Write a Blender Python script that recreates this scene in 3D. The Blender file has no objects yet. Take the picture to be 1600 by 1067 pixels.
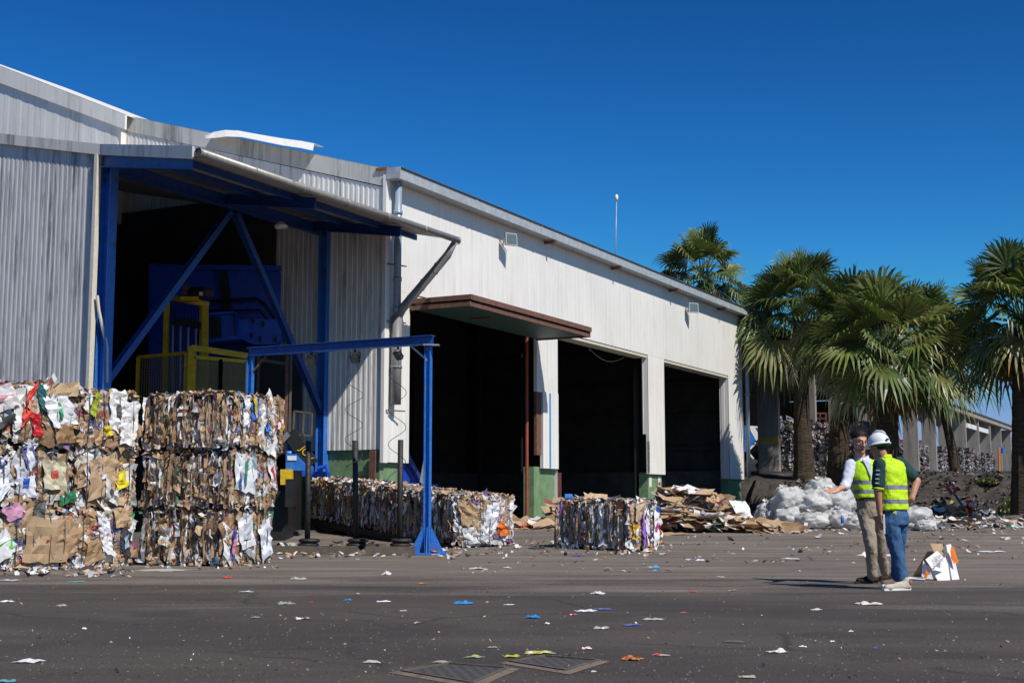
import bpy, math, random
import numpy as np
from mathutils import Vector, Matrix, noise
random.seed(7)
S = bpy.context.scene
COL = S.collection

# ------------------------------------------------------------------ camera
F_PX = 2100.0; CX, CY = 800.0, 533.5; CAMH = 0.92
PITCH = math.atan(254 / F_PX)
cam_d = bpy.data.cameras.new('camera'); cam = bpy.data.objects.new('camera', cam_d); COL.objects.link(cam)
cam.location = (0, 0, CAMH); cam.rotation_euler = (math.pi / 2 + PITCH, 0, 0)
cam_d.sensor_width = 36; cam_d.lens = F_PX / 1600 * 36; cam_d.clip_start = 0.1; cam_d.clip_end = 6000
S.camera = cam
# ------------------------------------------------------------------ light
SUN_EL = math.radians(49); SH = Vector((0.66, -0.75)).normalized()
sun_dir = Vector((SH.x * math.cos(SUN_EL), SH.y * math.cos(SUN_EL), math.sin(SUN_EL)))
sl = bpy.data.lights.new('sun', 'SUN'); sl.energy = 5.0; sl.angle = math.radians(0.5); sl.color = (1, 0.95, 0.87)
so = bpy.data.objects.new('sun', sl); COL.objects.link(so); so.rotation_euler = sun_dir.to_track_quat('Z', 'Y').to_euler(); so.location = (20, -20, 40)
W_ = bpy.data.worlds.new('World'); S.world = W_; W_.use_nodes = True
wn = W_.node_tree; wn.nodes.clear()
wo = wn.nodes.new('ShaderNodeOutputWorld'); wb = wn.nodes.new('ShaderNodeBackground'); ws = wn.nodes.new('ShaderNodeTexSky')
ws.sky_type = 'NISHITA'; ws.sun_disc = False; ws.sun_elevation = SUN_EL; ws.sun_rotation = math.atan2(SH.x, SH.y)
ws.air_density = 1.0; ws.dust_density = 0.3; ws.ozone_density = 3.5
wh = wn.nodes.new('ShaderNodeHueSaturation'); wh.inputs['Saturation'].default_value = 1.22; wh.inputs['Value'].default_value = 1.0
wb.inputs['Strength'].default_value = 0.085
wm = wn.nodes.new('ShaderNodeMix'); wm.data_type = 'RGBA'; wm.blend_type = 'MULTIPLY'; wm.inputs[0].default_value = 1; wm.inputs[7].default_value = (.58 * .085, .92 * .085, 1.22 * .085, 1)
wn.links.new(ws.outputs[0], wh.inputs['Color']); wn.links.new(wh.outputs[0], wm.inputs[6]); 
wg = wn.nodes.new('ShaderNodeGamma'); wg.inputs[1].default_value = 1.8; wk = wn.nodes.new('ShaderNodeMix'); wk.data_type = 'RGBA'; wk.blend_type = 'MULTIPLY'; wk.inputs[0].default_value = 1; wk.inputs[7].default_value = (3.6 / .085, 2.95 / .085, 1.65 / .085, 1)
wn.links.new(wm.outputs[2], wg.inputs[0]); wn.links.new(wg.outputs[0], wk.inputs[6]); wc = wn.nodes.new('ShaderNodeMix'); wc.data_type = 'RGBA'; wc.blend_type = 'DARKEN'; wc.inputs[0].default_value = 1; wc.inputs[7].default_value = (.25 / .085, .37 / .085, .64 / .085, 1)
wn.links.new(wk.outputs[2], wc.inputs[6]); wn.links.new(wc.outputs[2], wb.inputs[0]); wn.links.new(wb.outputs[0], wo.inputs[0])
vs = S.view_settings; vs.view_transform = 'Standard'; vs.look = 'None'; vs.exposure = 0.0; vs.gamma = 1.0; vs.use_curve_mapping = False
S.cycles.max_bounces = 6; S.cycles.use_denoising = True

# ------------------------------------------------------------------ geometry of the place
_f = Vector((0, math.cos(PITCH), math.sin(PITCH))); _u = Vector((0, -math.sin(PITCH), math.cos(PITCH))); _r = Vector((1, 0, 0))
O = Vector((0, 0, CAMH))
def ray(x, y): return (_f * F_PX + _r * (x - CX) + _u * (CY - y)).normalized()
def onz(x, y, z): d = ray(x, y); return O + d * ((z - CAMH) / d.z)
def onplane(x, y, p, n): d = ray(x, y); return O + d * ((Vector(p) - O).dot(n) / d.dot(n))
_a = math.atan(1115 / math.hypot(F_PX, 254))
D = Vector((math.sin(_a), math.cos(_a), 0)); N = Vector((math.cos(_a), -math.sin(_a), 0)); Z = Vector((0, 0, 1))
C0 = Vector((-3.0524, 32.1627, 0))
def P(u, v, z=0.0): return C0 + D * u + N * v + Z * z
def uv(x, y): d = Vector((x, y, 0)) - C0; return d.dot(D), d.dot(N)
def sst(a, b, x):
    t = min(1, max(0, (x - a) / (b - a))); return t * t * (3 - 2 * t)
def gh(x, y):
    z = 0.41 * sst(24.5, 38, y)
    u, v = uv(x, y)
    top = 0.92 + 0.0225 * min(y, 300)
    s = sst(0.2, 3.0, v) * 0.999 if u < 27.4 else 1.0
    t = min(1, max(0, (u - 20.3) / 10.3))
    if t > 0 and s > 0:
        w = (t * t * (3 - 2 * t)) * s
        bump = 0
        if 0 < t < 1: bump = 0.34 * math.sin(t * math.pi) * (noise.noise(Vector((x * .55, y * .55, 0))) + .6 * noise.noise(Vector((x * 1.7, y * 1.7, 3))))
        z = z * (1 - w) + top * w + bump * s
    elif t > 0 and u > 27.4: z = top
    return z
def gp(px, py):
    d = ray(px, py); t = 3.0
    while t < 200:
        q = O + d * t
        if q.z < gh(q.x, q.y): break
        t += 0.25
    lo, hi = t - 0.25, t
    for _ in range(12):
        m = (lo + hi) / 2; q = O + d * m
        if q.z < gh(q.x, q.y): hi = m
        else: lo = m
    q = O + d * hi; return Vector((q.x, q.y, gh(q.x, q.y)))

# ------------------------------------------------------------------ mesh builder
class MB:
    def __init__(s): s.v = []; s.f = []; s.c = []; s.m = []; s.uv = None
    def add(s, vs, fs, col=None, mi=0):
        b = len(s.v); s.v.extend([tuple(q) for q in vs])
        for f in fs: s.f.append(tuple(b + i for i in f)); s.c.append(col); s.m.append(mi)
    def box(s, c, sx, sy, sz, ax=None, col=None, mi=0, bev=0.0):
        X, Y, Zz = ax or (Vector((1, 0, 0)), Vector((0, 1, 0)), Z)
        c = Vector(c); vs = []
        for k in (-1, 1):
            for j in (-1, 1):
                for i in (-1, 1): vs.append(c + X * (i * sx / 2) + Y * (j * sy / 2) + Zz * (k * sz / 2))
        s.add(vs, [(0, 2, 3, 1), (4, 5, 7, 6), (0, 1, 5, 4), (2, 6, 7, 3), (0, 4, 6, 2), (1, 3, 7, 5)], col, mi)
    def ubox(s, u0, u1, v0, v1, z0, z1, col=None, mi=0):
        s.box(P((u0 + u1) / 2, (v0 + v1) / 2, (z0 + z1) / 2), u1 - u0, v1 - v0, z1 - z0, (D, N * -1, Z), col, mi)
    def beam(s, a, b, w, h, up=None, col=None, mi=0):
        a, b = Vector(a), Vector(b); X = (b - a); L = X.length; X.normalize(); up = Vector(up) if up is not None else Z
        if abs(X.dot(up)) > .98: up = D
        Y = up.cross(X).normalized(); U = X.cross(Y)
        s.box((a + b) / 2, L, w, h, (X, Y, U), col, mi)
    def hbeam(s, a, b, w, h, up=None, t=.014):
        a, b = Vector(a), Vector(b); X = (b - a).normalized(); up = Vector(up) if up is not None else Z
        if abs(X.dot(up)) > .98: up = D
        Y = up.cross(X).normalized(); U = X.cross(Y)
        s.beam(a + U * (h / 2 - t / 2), b + U * (h / 2 - t / 2), w, t, U); s.beam(a - U * (h / 2 - t / 2), b - U * (h / 2 - t / 2), w, t, U)
        s.beam(a, b, t, h - 2 * t, U)
    def tube(s, pts, r, n=10, col=None, cap=True, mi=0):
        pts = [Vector(q) for q in pts]; rr = r if isinstance(r, (list, tuple)) else [r] * len(pts); rings = []
        pu = None; vs = []
        for i, q in enumerate(pts):
            t = (pts[min(i + 1, len(pts) - 1)] - pts[max(i - 1, 0)]).normalized()
            if pu is None: pu = t.orthogonal().normalized()
            pu = (pu - t * pu.dot(t)).normalized(); w = t.cross(pu)
            for k in range(n):
                a = 2 * math.pi * k / n; vs.append(q + (pu * math.cos(a) + w * math.sin(a)) * rr[i])
        fs = []
        for i in range(len(pts) - 1):
            for k in range(n): fs.append((i * n + k, i * n + (k + 1) % n, (i + 1) * n + (k + 1) % n, (i + 1) * n + k))
        if cap: fs.append(tuple(range(n))[::-1]); fs.append(tuple((len(pts) - 1) * n + k for k in range(n)))
        s.add(vs, fs, col, mi)
    def prism(s, poly, off, col=None, mi=0):
        n = len(poly); poly = [Vector(q) for q in poly]; off = Vector(off)
        s.add(poly + [q + off for q in poly], [tuple(range(n))[::-1], tuple(range(n, 2 * n))] + [(i, (i + 1) % n, n + (i + 1) % n, n + i) for i in range(n)], col, mi)
    def quad(s, a, b, c, d, col=None, mi=0): s.add([a, b, c, d], [(0, 1, 2, 3)], col, mi)
    def lathe(s, c, prof, n=20, ax=None, col=None, mi=0):
        X, Y, Zz = ax or (Vector((1, 0, 0)), Vector((0, 1, 0)), Z); c = Vector(c); vs = []; fs = []
        for r, z in prof:
            for k in range(n): a = 2 * math.pi * k / n; vs.append(c + X * (r * math.cos(a)) + Y * (r * math.sin(a)) + Zz * z)
        for i in range(len(prof) - 1):
            for k in range(n): fs.append((i * n + k, i * n + (k + 1) % n, (i + 1) * n + (k + 1) % n, (i + 1) * n + k))
        s.add(vs, fs, col, mi)
    def build(s, name, mats, parent=None, org=None, smooth=False, loc=None):
        if org is None: org = Vector(parent['org']) if parent is not None and 'org' in parent else Vector((0, 0, 0))
        o_ = Vector(org); me = bpy.data.meshes.new(name)
        me.from_pydata([(q[0] - o_.x, q[1] - o_.y, q[2] - o_.z) for q in s.v], [], s.f)
        if not isinstance(mats, (list, tuple)): mats = [mats]
        for m in mats: me.materials.append(m)
        if len(mats) > 1:
            me.polygons.foreach_set('material_index', s.m)
        if any(c is not None for c in s.c):
            at = me.attributes.new('Col', 'FLOAT_COLOR', 'FACE'); arr = np.ones((len(s.f), 4), np.float32)
            for i, c in enumerate(s.c):
                if c is not None: arr[i, :3] = c
            at.data.foreach_set('color', arr.ravel())
        if smooth: me.polygons.foreach_set('use_smooth', [True] * len(me.polygons))
        me.update()
        ob = bpy.data.objects.new(name, me); COL.objects.link(ob)
        if parent is not None: ob.parent = parent
        else: ob.location = o_
        return ob
def tag(o, label=None, cat=None, group=None, kind=None):
    if label: o['label'] = label
    if cat: o['category'] = cat
    if group: o['group'] = group
    if kind: o['kind'] = kind
    return o
ORG = {}
def thing(name, label, cat, loc=(0, 0, 0), group=None):
    o = bpy.data.objects.new(name, None); COL.objects.link(o); o.location = loc; o.empty_display_size = .2
    ORG[o.name] = Vector(loc); return tag(o, label, cat, group)
def part(root, name, mb, mat, smooth=False):
    r = root; 
    while r.parent: r = r.parent
    org = ORG.get(r.name, r.location)
    return mb.build(name, mat, parent=root, org=org, smooth=smooth)
def copy_tree(o, parent=None):
    c = o.copy(); COL.objects.link(c)
    if parent is not None: c.parent = parent; c.matrix_parent_inverse = o.matrix_parent_inverse
    for ch in list(o.children): copy_tree(ch, c)
    return c

# ------------------------------------------------------------------ materials
def mat(name, rough=.6, metal=0.0, spec=.5):
    m = bpy.data.materials.new(name); m.use_nodes = True; n = m.node_tree.nodes; b = n['Principled BSDF']
    b.inputs['Roughness'].default_value = rough; b.inputs['Metallic'].default_value = metal
    b.inputs['Specular IOR Level'].default_value = spec
    return m, n, m.node_tree.links, b
def coords(n, l, scale, typ='pos', rot=None):
    g = n.new('ShaderNodeNewGeometry') if typ == 'pos' else n.new('ShaderNodeTexCoord')
    mp = n.new('ShaderNodeMapping'); mp.inputs['Scale'].default_value = scale
    if rot: mp.inputs['Rotation'].default_value = rot
    l.new(g.outputs['Position' if typ == 'pos' else 'Object'], mp.inputs[0]); return mp.outputs[0]
def noise_n(n, l, vec, sc, det=4, rough=.6):
    t = n.new('ShaderNodeTexNoise'); t.inputs['Scale'].default_value = sc; t.inputs['Detail'].default_value = det; t.inputs['Roughness'].default_value = rough
    l.new(vec, t.inputs['Vector']); return t.outputs['Fac']
def ramp(n, l, fac, stops):
    r = n.new('ShaderNodeValToRGB'); e = r.color_ramp.elements
    while len(e) < len(stops): e.new(.5)
    for i, (p, c) in enumerate(stops):
        e[i].position = p; e[i].color = (c[0], c[1], c[2], 1) if not isinstance(c, (int, float)) else (c, c, c, 1)
    l.new(fac, r.inputs[0]); return r.outputs[0]
def mix(n, l, fac, a, b, mode='MIX'):
    m = n.new('ShaderNodeMix'); m.data_type = 'RGBA'; m.blend_type = mode
    for sock, val in ((m.inputs[0], fac), (m.inputs[6], a), (m.inputs[7], b)):
        if hasattr(val, 'links') or hasattr(val, 'is_output'): l.new(val, sock)
        elif isinstance(val, (int, float)): sock.default_value = val
        else: sock.default_value = (*val, 1)
    return m.outputs[2]
def bump(n, l, h, strength, b, dist=.02):
    bn = n.new('ShaderNodeBump'); bn.inputs['Strength'].default_value = strength; bn.inputs['Distance'].default_value = dist
    l.new(h, bn.inputs['Height']); l.new(bn.outputs[0], b.inputs['Normal'])
def painted(name, col, rough=.5, metal=0, var=.25, dirt=(.08, .07, .06), dirt_amt=.25, scale=2.0, streak=False, rust=0.0, bmp=.08):
    m, n, l, b = mat(name, rough, metal)
    v = coords(n, l, (1, 1, .12) if streak else (1, 1, 1))
    f1 = noise_n(n, l, v, scale * 3, 5, .65); f2 = noise_n(n, l, v, scale * 14, 4, .7)
    c = mix(n, l, ramp(n, l, f1, [(.3, 0), (.75, 1)]), [q * (1 - var) for q in col], [min(1, q * (1 + var * .5)) for q in col])
    c = mix(n, l, ramp(n, l, f2, [(.52, 0), (.75, dirt_amt)]), c, dirt)
    if rust:
        f3 = noise_n(n, l, coords(n, l, (1, 1, .6)), 3.1, 6, .7)
        c = mix(n, l, ramp(n, l, f3, [(.62 - rust * .2, 0), (.7 - rust * .2, .9)]), c, (.12, .045, .02))
    l.new(c, b.inputs['Base Color'])
    if bmp: bump(n, l, f2, bmp, b)
    return m
def cladding(name, base, streakc, amt, warm=(.5, .42, .3), freq=9, top_dirt=None):
    m, n, l, b = mat(name, .42)
    vs_ = coords(n, l, (1, 1, .045)); v2 = coords(n, l, (1, 1, .18)); v3 = coords(n, l, (1, 1, 1))
    a = noise_n(n, l, vs_, freq, 5, .75); a2 = noise_n(n, l, v2, freq * .35, 6, .7); a3 = noise_n(n, l, v3, .5, 4, .6); a4 = noise_n(n, l, coords(n, l, (1, 1, .3)), 26, 3, .6)
    c = mix(n, l, ramp(n, l, a3, [(.3, 0), (.7, 1)]), [q * .9 for q in base], base)
    s1 = ramp(n, l, a, [(.46, 0), (.62, 1)]); s2 = ramp(n, l, a2, [(.42, 0), (.56, 1)])
    mm = n.new('ShaderNodeMath'); mm.operation = 'MULTIPLY'; l.new(s1, mm.inputs[0]); l.new(s2, mm.inputs[1])
    m2 = n.new('ShaderNodeMath'); m2.operation = 'MULTIPLY'; m2.inputs[1].default_value = amt; l.new(mm.outputs[0], m2.inputs[0])
    c = mix(n, l, m2.outputs[0], c, streakc)
    c = mix(n, l, ramp(n, l, a, [(.25, amt * .30), (.45, 0)]), c, [q * .78 for q in base])
    c = mix(n, l, ramp(n, l, a4, [(.70, 0), (.76, .55 * amt)]), c, (.06, .055, .05))
    l.new(c, b.inputs['Base Color'])
    bump(n, l, a3, .05, b, .05)
    return m
M = {}
M['white'] = cladding('white_cladding', (.80, .775, .725), (.46, .42, .37), .30)
M['gable'] = cladding('weathered_gable_cladding', (.80, .78, .74), (.24, .22, .20), .75, freq=8)
M['upper'] = cladding('cream_upper_cladding', (.84, .82, .77), (.36, .33, .28), .5, freq=6)
M['grey'] = cladding('grey_shed_cladding', (.60, .57, .56), (.09, .085, .085), .85, freq=9)
M['flash'] = cladding('stained_flashing', (.60, .585, .55), (.16, .15, .14), .8, freq=4)
M['flashw'] = painted('white_flashing', (.78, .76, .72), .35, dirt_amt=.4, var=.1, streak=True)
M['galv'] = painted('galvanized_gutter', (.42, .45, .47), .45, .15, var=.25, dirt=(.68, .68, .66), dirt_amt=.6, scale=1.6)
M['galvd'] = painted('weathered_round_gutter', (.34, .32, .29), .45, .3, var=.3, dirt=(.1, .08, .06), dirt_amt=.5, scale=3, rust=.1)
M['pipe'] = painted('blue_grey_downpipe', (.30, .38, .46), .4, .2, var=.2, dirt_amt=.3, streak=True)
M['pipeg'] = painted('grey_downpipe', (.24, .235, .23), .5, .1, var=.25, dirt_amt=.6, streak=True)
M['cream'] = painted('cream_trim', (.66, .60, .50), .5, var=.12, dirt_amt=.3)
M['blue'] = painted('shaded_blue_steel_paint', (.009, .062, .29), .42, var=.35, dirt=(.22, .23, .25), dirt_amt=.4, rust=.12)  # darker copy of the frame blue, with shade put into its colour
M['blueb'] = painted('sunlit_blue_paint', (.015, .16, .56), .4, var=.25, dirt=(.35, .28, .22), dirt_amt=.5, rust=.15)  # brighter copy of the frame blue, with sunlight put into its colour
M['bluem'] = painted('blue_machine_paint', (.015, .085, .60), .35, var=.35, dirt=(.03, .03, .04), dirt_amt=.5)
M['yellow'] = painted('yellow_guard_paint', (.80, .50, .015), .45, var=.3, dirt=(.1, .07, .03), dirt_amt=.5)
M['green'] = painted('green_plinth_paint', (.16, .27, .13), .75, var=.35, dirt=(.32, .31, .26), dirt_amt=.5, scale=1.2, bmp=.25)
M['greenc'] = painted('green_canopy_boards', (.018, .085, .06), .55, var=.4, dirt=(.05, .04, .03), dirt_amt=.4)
M['rust'] = painted('rusty_timber', (.17, .075, .05), .8, var=.5, dirt=(.28, .22, .18), dirt_amt=.7, scale=3, bmp=.3)
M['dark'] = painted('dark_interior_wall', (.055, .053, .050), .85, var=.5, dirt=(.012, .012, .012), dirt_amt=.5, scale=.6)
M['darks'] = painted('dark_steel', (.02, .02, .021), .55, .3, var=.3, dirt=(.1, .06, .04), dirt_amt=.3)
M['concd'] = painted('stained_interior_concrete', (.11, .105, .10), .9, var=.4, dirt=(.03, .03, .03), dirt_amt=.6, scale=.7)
M['conc'] = painted('weathered_concrete', (.30, .28, .255), .9, var=.3, dirt=(.06, .055, .05), dirt_amt=.8, scale=1.1, streak=True, bmp=.3)
M['concy'] = painted('yellow_band_paint', (.55, .36, .10), .8, var=.25, dirt_amt=.5)
M['roof'] = painted('roof_sheet', (.10, .10, .10), .7, var=.3)
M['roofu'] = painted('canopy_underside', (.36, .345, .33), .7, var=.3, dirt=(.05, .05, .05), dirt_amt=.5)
M['pipew'] = painted('pale_post', (.35, .30, .24), .7, var=.3, dirt_amt=.4)
M['redp'] = painted('red_brown_pipe', (.30, .06, .03), .6, var=.3, dirt_amt=.4)
M['red'] = painted('red_paint', (.50, .02, .015), .4, var=.2, dirt_amt=.25)
M['redd'] = painted('dull_red_steel', (.13, .03, .025), .6, var=.3)
M['whitep'] = painted('white_paint', (.75, .75, .74), .4, var=.08, dirt_amt=.2)
M['black'] = painted('black_rubber', (.018, .018, .019), .62, var=.35, dirt=(.10, .09, .08), dirt_amt=.4, scale=3)
M['wood'] = painted('weathered_wood', (.13, .10, .075), .85, var=.4, dirt=(.04, .03, .025), dirt_amt=.6, scale=3, bmp=.3)
M['wire'] = painted('baling_wire', (.10, .09, .08), .5, .6, var=.3)
M['glass'] = mat('lamp_glass', .08, 0, .8)[0]; M['glass'].node_tree.nodes['Principled BSDF'].inputs['Base Color'].default_value = (.11, .14, .14, 1)
def attr_mat(name, rough=.65, dirt=.35, dscale=6, spec=.35, trans=0, var=.25, bmp=.25, sss=0):
    m, n, l, b = mat(name, rough, 0, spec)
    at = n.new('ShaderNodeAttribute'); at.attribute_name = 'Col'
    v = coords(n, l, (1, 1, 1), 'obj'); f = noise_n(n, l, v, dscale, 5, .7); f2 = noise_n(n, l, v, dscale * 6, 3, .6)
    c = mix(n, l, ramp(n, l, f, [(.35, 0), (.75, 1)]), at.outputs['Color'], (1, 1, 1)) if False else at.outputs['Color']
    k = ramp(n, l, f, [(.3, 1 - var), (.7, 1.0)]); c = mix(n, l, 1.0, c, k, 'MULTIPLY')
    c = mix(n, l, ramp(n, l, f2, [(.55, 0), (.78, dirt)]), c, (.10, .075, .05))
    l.new(c, b.inputs['Base Color']); bump(n, l, f2, bmp, b, .01)
    if trans:
        tr = n.new('ShaderNodeBsdfTranslucent'); ms = n.new('ShaderNodeMixShader'); ms.inputs[0].default_value = trans
        l.new(c, tr.inputs[0]); out = n['Material Output']; l.new(b.outputs[0], ms.inputs[1]); l.new(tr.outputs[0], ms.inputs[2]); l.new(ms.outputs[0], out.inputs[0])
    return m
M['scrap'] = attr_mat('waste_paper_and_card', .6, .3)
M['leaf'] = attr_mat('palm_leaf', .42, .1, 4, .5, .22, .3, .05)
M['cloth'] = attr_mat('cloth', .8, 0, 12, .2, 0, .12, .1)

# corrugated sheet: profile along dir, z range may vary with s
def corrugated(mb, a, dirv, nrm, L, zb, zt, pitch=.2, depth=.022, crest=.35, s0=0.0):
    a = Vector(a); k = int(L / pitch) + 1; cols = []
    prof = [(0, 0), (1 - crest - .16, 0), (1 - crest - .06, 1), (.94, 1)]
    for i in range(k + 1):
        for (fs, fd) in prof:
            s = (i + fs) * pitch
            if s > L: break
            cols.append((s, fd * depth))
    if cols[-1][0] < L - 1e-4: cols.append((L, 0))
    vs = []; fs_ = []
    for s, dd in cols:
        q = a + dirv * s + nrm * dd
        z0 = zb(s) if callable(zb) else zb; z1 = zt(s) if callable(zt) else zt
        vs += [Vector((q.x, q.y, z0)), Vector((q.x, q.y, z1))]
    for i in range(len(cols) - 1): fs_.append((2 * i, 2 * i + 2, 2 * i + 3, 2 * i + 1))
    mb.add(vs, fs_)

# ================================================================== GROUND
def axis(breaks):
    out = []
    for a, b, st in breaks: out += list(np.arange(a, b, st))
    out.append(breaks[-1][1]); return out
gx = axis([(-2500, -300, 550), (-300, -40, 65), (-40, -12, 4), (-12, 36, .6), (36, 80, 4), (80, 300, 55), (300, 2500, 550)])
gy = axis([(-600, -20, 116), (-20, 4, 4), (4, 24, 1), (24, 76, .6), (76, 130, 6), (130, 310, 45), (310, 2600, 450)])
g = MB(); vsg = [(x, y, gh(x, y)) for y in gy for x in gx]; nx = len(gx)
g.add(vsg, [(j * nx + i, j * nx + i + 1, (j + 1) * nx + i + 1, (j + 1) * nx + i) for j in range(len(gy) - 1) for i in range(nx - 1)])
m, n, l, b = mat('yard_ground', .85)
v1 = coords(n, l, (1, 1, 1)); vst = coords(n, l, (.35, 1.6, 1), rot=(0, 0, -.25)); 
big = noise_n(n, l, coords(n, l, (.5, 1.6, 1), rot=(0, 0, .2)), .35, 6, .6); med = noise_n(n, l, vst, .9, 8, .7); fine = noise_n(n, l, v1, 22, 5, .75); grit = noise_n(n, l, v1, 75, 3, .7); patch = noise_n(n, l, v1, .6, 3, .5)
asph = mix(n, l, ramp(n, l, med, [(.36, 0), (.62, 1)]), (.036, .0275, .022), (.064, .050, .0395))
asph = mix(n, l, ramp(n, l, patch, [(.5, 0), (.62, .5)]), asph, (.076, .059, .046))
stn = noise_n(n, l, coords(n, l, (1, 1, 1), rot=(0, 0, 1)), .95, 3, .5)
asph = mix(n, l, ramp(n, l, stn, [(.58, 0), (.66, .55)]), asph, (.021, .018, .017))
asph = mix(n, l, ramp(n, l, grit, [(.50, 0), (.70, .7)]), asph, (.15, .125, .10))
asph = mix(n, l, ramp(n, l, grit, [(.30, .6), (.44, 0)]), asph, (.018, .015, .014))
asph = mix(n, l, ramp(n, l, fine, [(.64, 0), (.72, .5)]), asph, (.20, .175, .15))
trk = n.new('ShaderNodeTexWave'); trk.wave_type = 'BANDS'; trk.inputs['Scale'].default_value = .16; trk.inputs['Distortion'].default_value = 7; trk.inputs['Detail'].default_value = 3; trk.inputs['Detail Scale'].default_value = .6; l.new(coords(n, l, (.25, 1, 1), rot=(0, 0, -.35)), trk.inputs['Vector'])
asph = mix(n, l, ramp(n, l, trk.outputs['Fac'], [(.70, 0), (.95, .45)]), asph, (.028, .024, .023))
vor = n.new('ShaderNodeTexVoronoi'); vor.feature = 'DISTANCE_TO_EDGE'; vor.inputs['Scale'].default_value = .42; vw = mix(n, l, .10, v1, noise_n(n, l, v1, 2.0, 5, .7)); nvec = n.new('ShaderNodeTexNoise'); nvec.inputs['Scale'].default_value = 1.6; nvec.inputs['Detail'].default_value = 6; l.new(v1, nvec.inputs['Vector']); l.new(mix(n, l, .30, v1, nvec.outputs['Color'], 'ADD'), vor.inputs['Vector'])
crk = ramp(n, l, vor.outputs['Distance'], [(.0, .75), (.006, .5), (.012, 0)]); ckm = n.new('ShaderNodeMath'); ckm.operation = 'MULTIPLY'; l.new(crk, ckm.inputs[0]); l.new(ramp(n, l, patch, [(.46, 0), (.56, 1)]), ckm.inputs[1])
asph = mix(n, l, ckm.outputs[0], asph, (.016, .013, .012))
dust = mix(n, l, ramp(n, l, med, [(.34, 0), (.64, 1)]), (.085, .066, .052), (.20, .165, .135))
dust = mix(n, l, ramp(n, l, fine, [(.56, 0), (.70, .6)]), dust, (.36, .32, .28))
dust = mix(n, l, ramp(n, l, grit, [(.30, .5), (.42, 0)]), dust, (.04, .032, .026))
geo = n.new('ShaderNodeNewGeometry'); sx = n.new('ShaderNodeSeparateXYZ'); l.new(geo.outputs['Position'], sx.inputs[0])
def lin(ax_, k1, ay_, k2, c):   # c + k1*x + k2*y
    a1 = n.new('ShaderNodeMath'); a1.operation = 'MULTIPLY_ADD'; l.new(sx.outputs[0], a1.inputs[0]); a1.inputs[1].default_value = k1; a1.inputs[2].default_value = c
    a2 = n.new('ShaderNodeMath'); a2.operation = 'MULTIPLY_ADD'; l.new(sx.outputs[1], a2.inputs[0]); a2.inputs[1].default_value = k2; l.new(a1.outputs[0], a2.inputs[2]); return a2.outputs[0]
edge = lin(0, .008, 0, .115, -2.75)
e2 = n.new('ShaderNodeMath'); e2.operation = 'MULTIPLY_ADD'; l.new(big, e2.inputs[0]); e2.inputs[1].default_value = 2.6; l.new(edge, e2.inputs[2])
e4 = n.new('ShaderNodeMath'); e4.operation = 'MULTIPLY_ADD'; l.new(fine, e4.inputs[0]); e4.inputs[1].default_value = .8; l.new(e2.outputs[0], e4.inputs[2])
c = mix(n, l, ramp(n, l, e4.outputs[0], [(.55, 0), (1.0, 1)]), asph, dust)
# soil of the berm and beyond: u > 20
ucoord = lin(0, D.x, 0, D.y, -C0.dot(D))
u2 = n.new('ShaderNodeMath'); u2.operation = 'MULTIPLY_ADD'; l.new(big, u2.inputs[0]); u2.inputs[1].default_value = 3.0; l.new(ucoord, u2.inputs[2])
u3 = n.new('ShaderNodeMath'); u3.operation = 'MULTIPLY'; u3.inputs[1].default_value = .04; l.new(u2.outputs[0], u3.inputs[0])
soil = mix(n, l, ramp(n, l, noise_n(n, l, v1, 2.2, 6, .75), [(.38, 0), (.62, 1)]), (.016, .013, .011), (.070, .055, .042))
c = mix(n, l, ramp(n, l, u3.outputs[0], [(.86, 0), (.90, 1)]), c, soil)
yard = mix(n, l, ramp(n, l, fine, [(.4, 0), (.7, 1)]), (.13, .11, .09), (.22, .19, .16))
c = mix(n, l, ramp(n, l, u3.outputs[0], [(1.0 - .001, 0), (1.0, 0)]), c, yard)
u4 = n.new('ShaderNodeMath'); u4.operation = 'GREATER_THAN'; u4.inputs[1].default_value = 30.2; l.new(ucoord, u4.inputs[0])
c = mix(n, l, u4.outputs[0], c, yard)
l.new(c, b.inputs['Base Color']); 
hh = mix(n, l, .5, fine, grit); bump(n, l, hh, .8, b, .015)
tag(g.build('ground', m), kind='structure', label='dark asphalt yard rising to a dusty apron and a soil bank')

# far hills
hb = MB(); rows = []
for j in range(9):
    t = j / 8
    for i in range(90):
        x = -200 + i * 16; yy = 620 + t * 420
        h = 7.6 + (math.sin(t * math.pi * .62)) * (36 + 13 * math.sin(i * .13 + 1) + 12 * noise.noise(Vector((i * .16, t * 1.1, 2)))) + 4.5 * noise.noise(Vector((i * .9, j * .9, 0)))
        if j == 0: h = 2
        rows.append((x, yy, h))
hb.add(rows, [(j * 90 + i, j * 90 + i + 1, (j + 1) * 90 + i + 1, (j + 1) * 90 + i) for j in range(8) for i in range(89)])
m, n, l, b = mat('wooded_hillside', .9); v = coords(n, l, (1, 1, 1))
c = mix(n, l, ramp(n, l, noise_n(n, l, v, .11, 5, .7), [(.42, 0), (.56, 1)]), (.028, .048, .018), (.11, .12, .05))
c = mix(n, l, ramp(n, l, noise_n(n, l, v, .013, 3, .5), [(.56, 0), (.62, .8)]), c, (.30, .23, .11))
l.new(c, b.inputs['Base Color'])
tag(hb.build('hills', m, smooth=True), kind='structure', label='low green wooded hills on the horizon')

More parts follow.
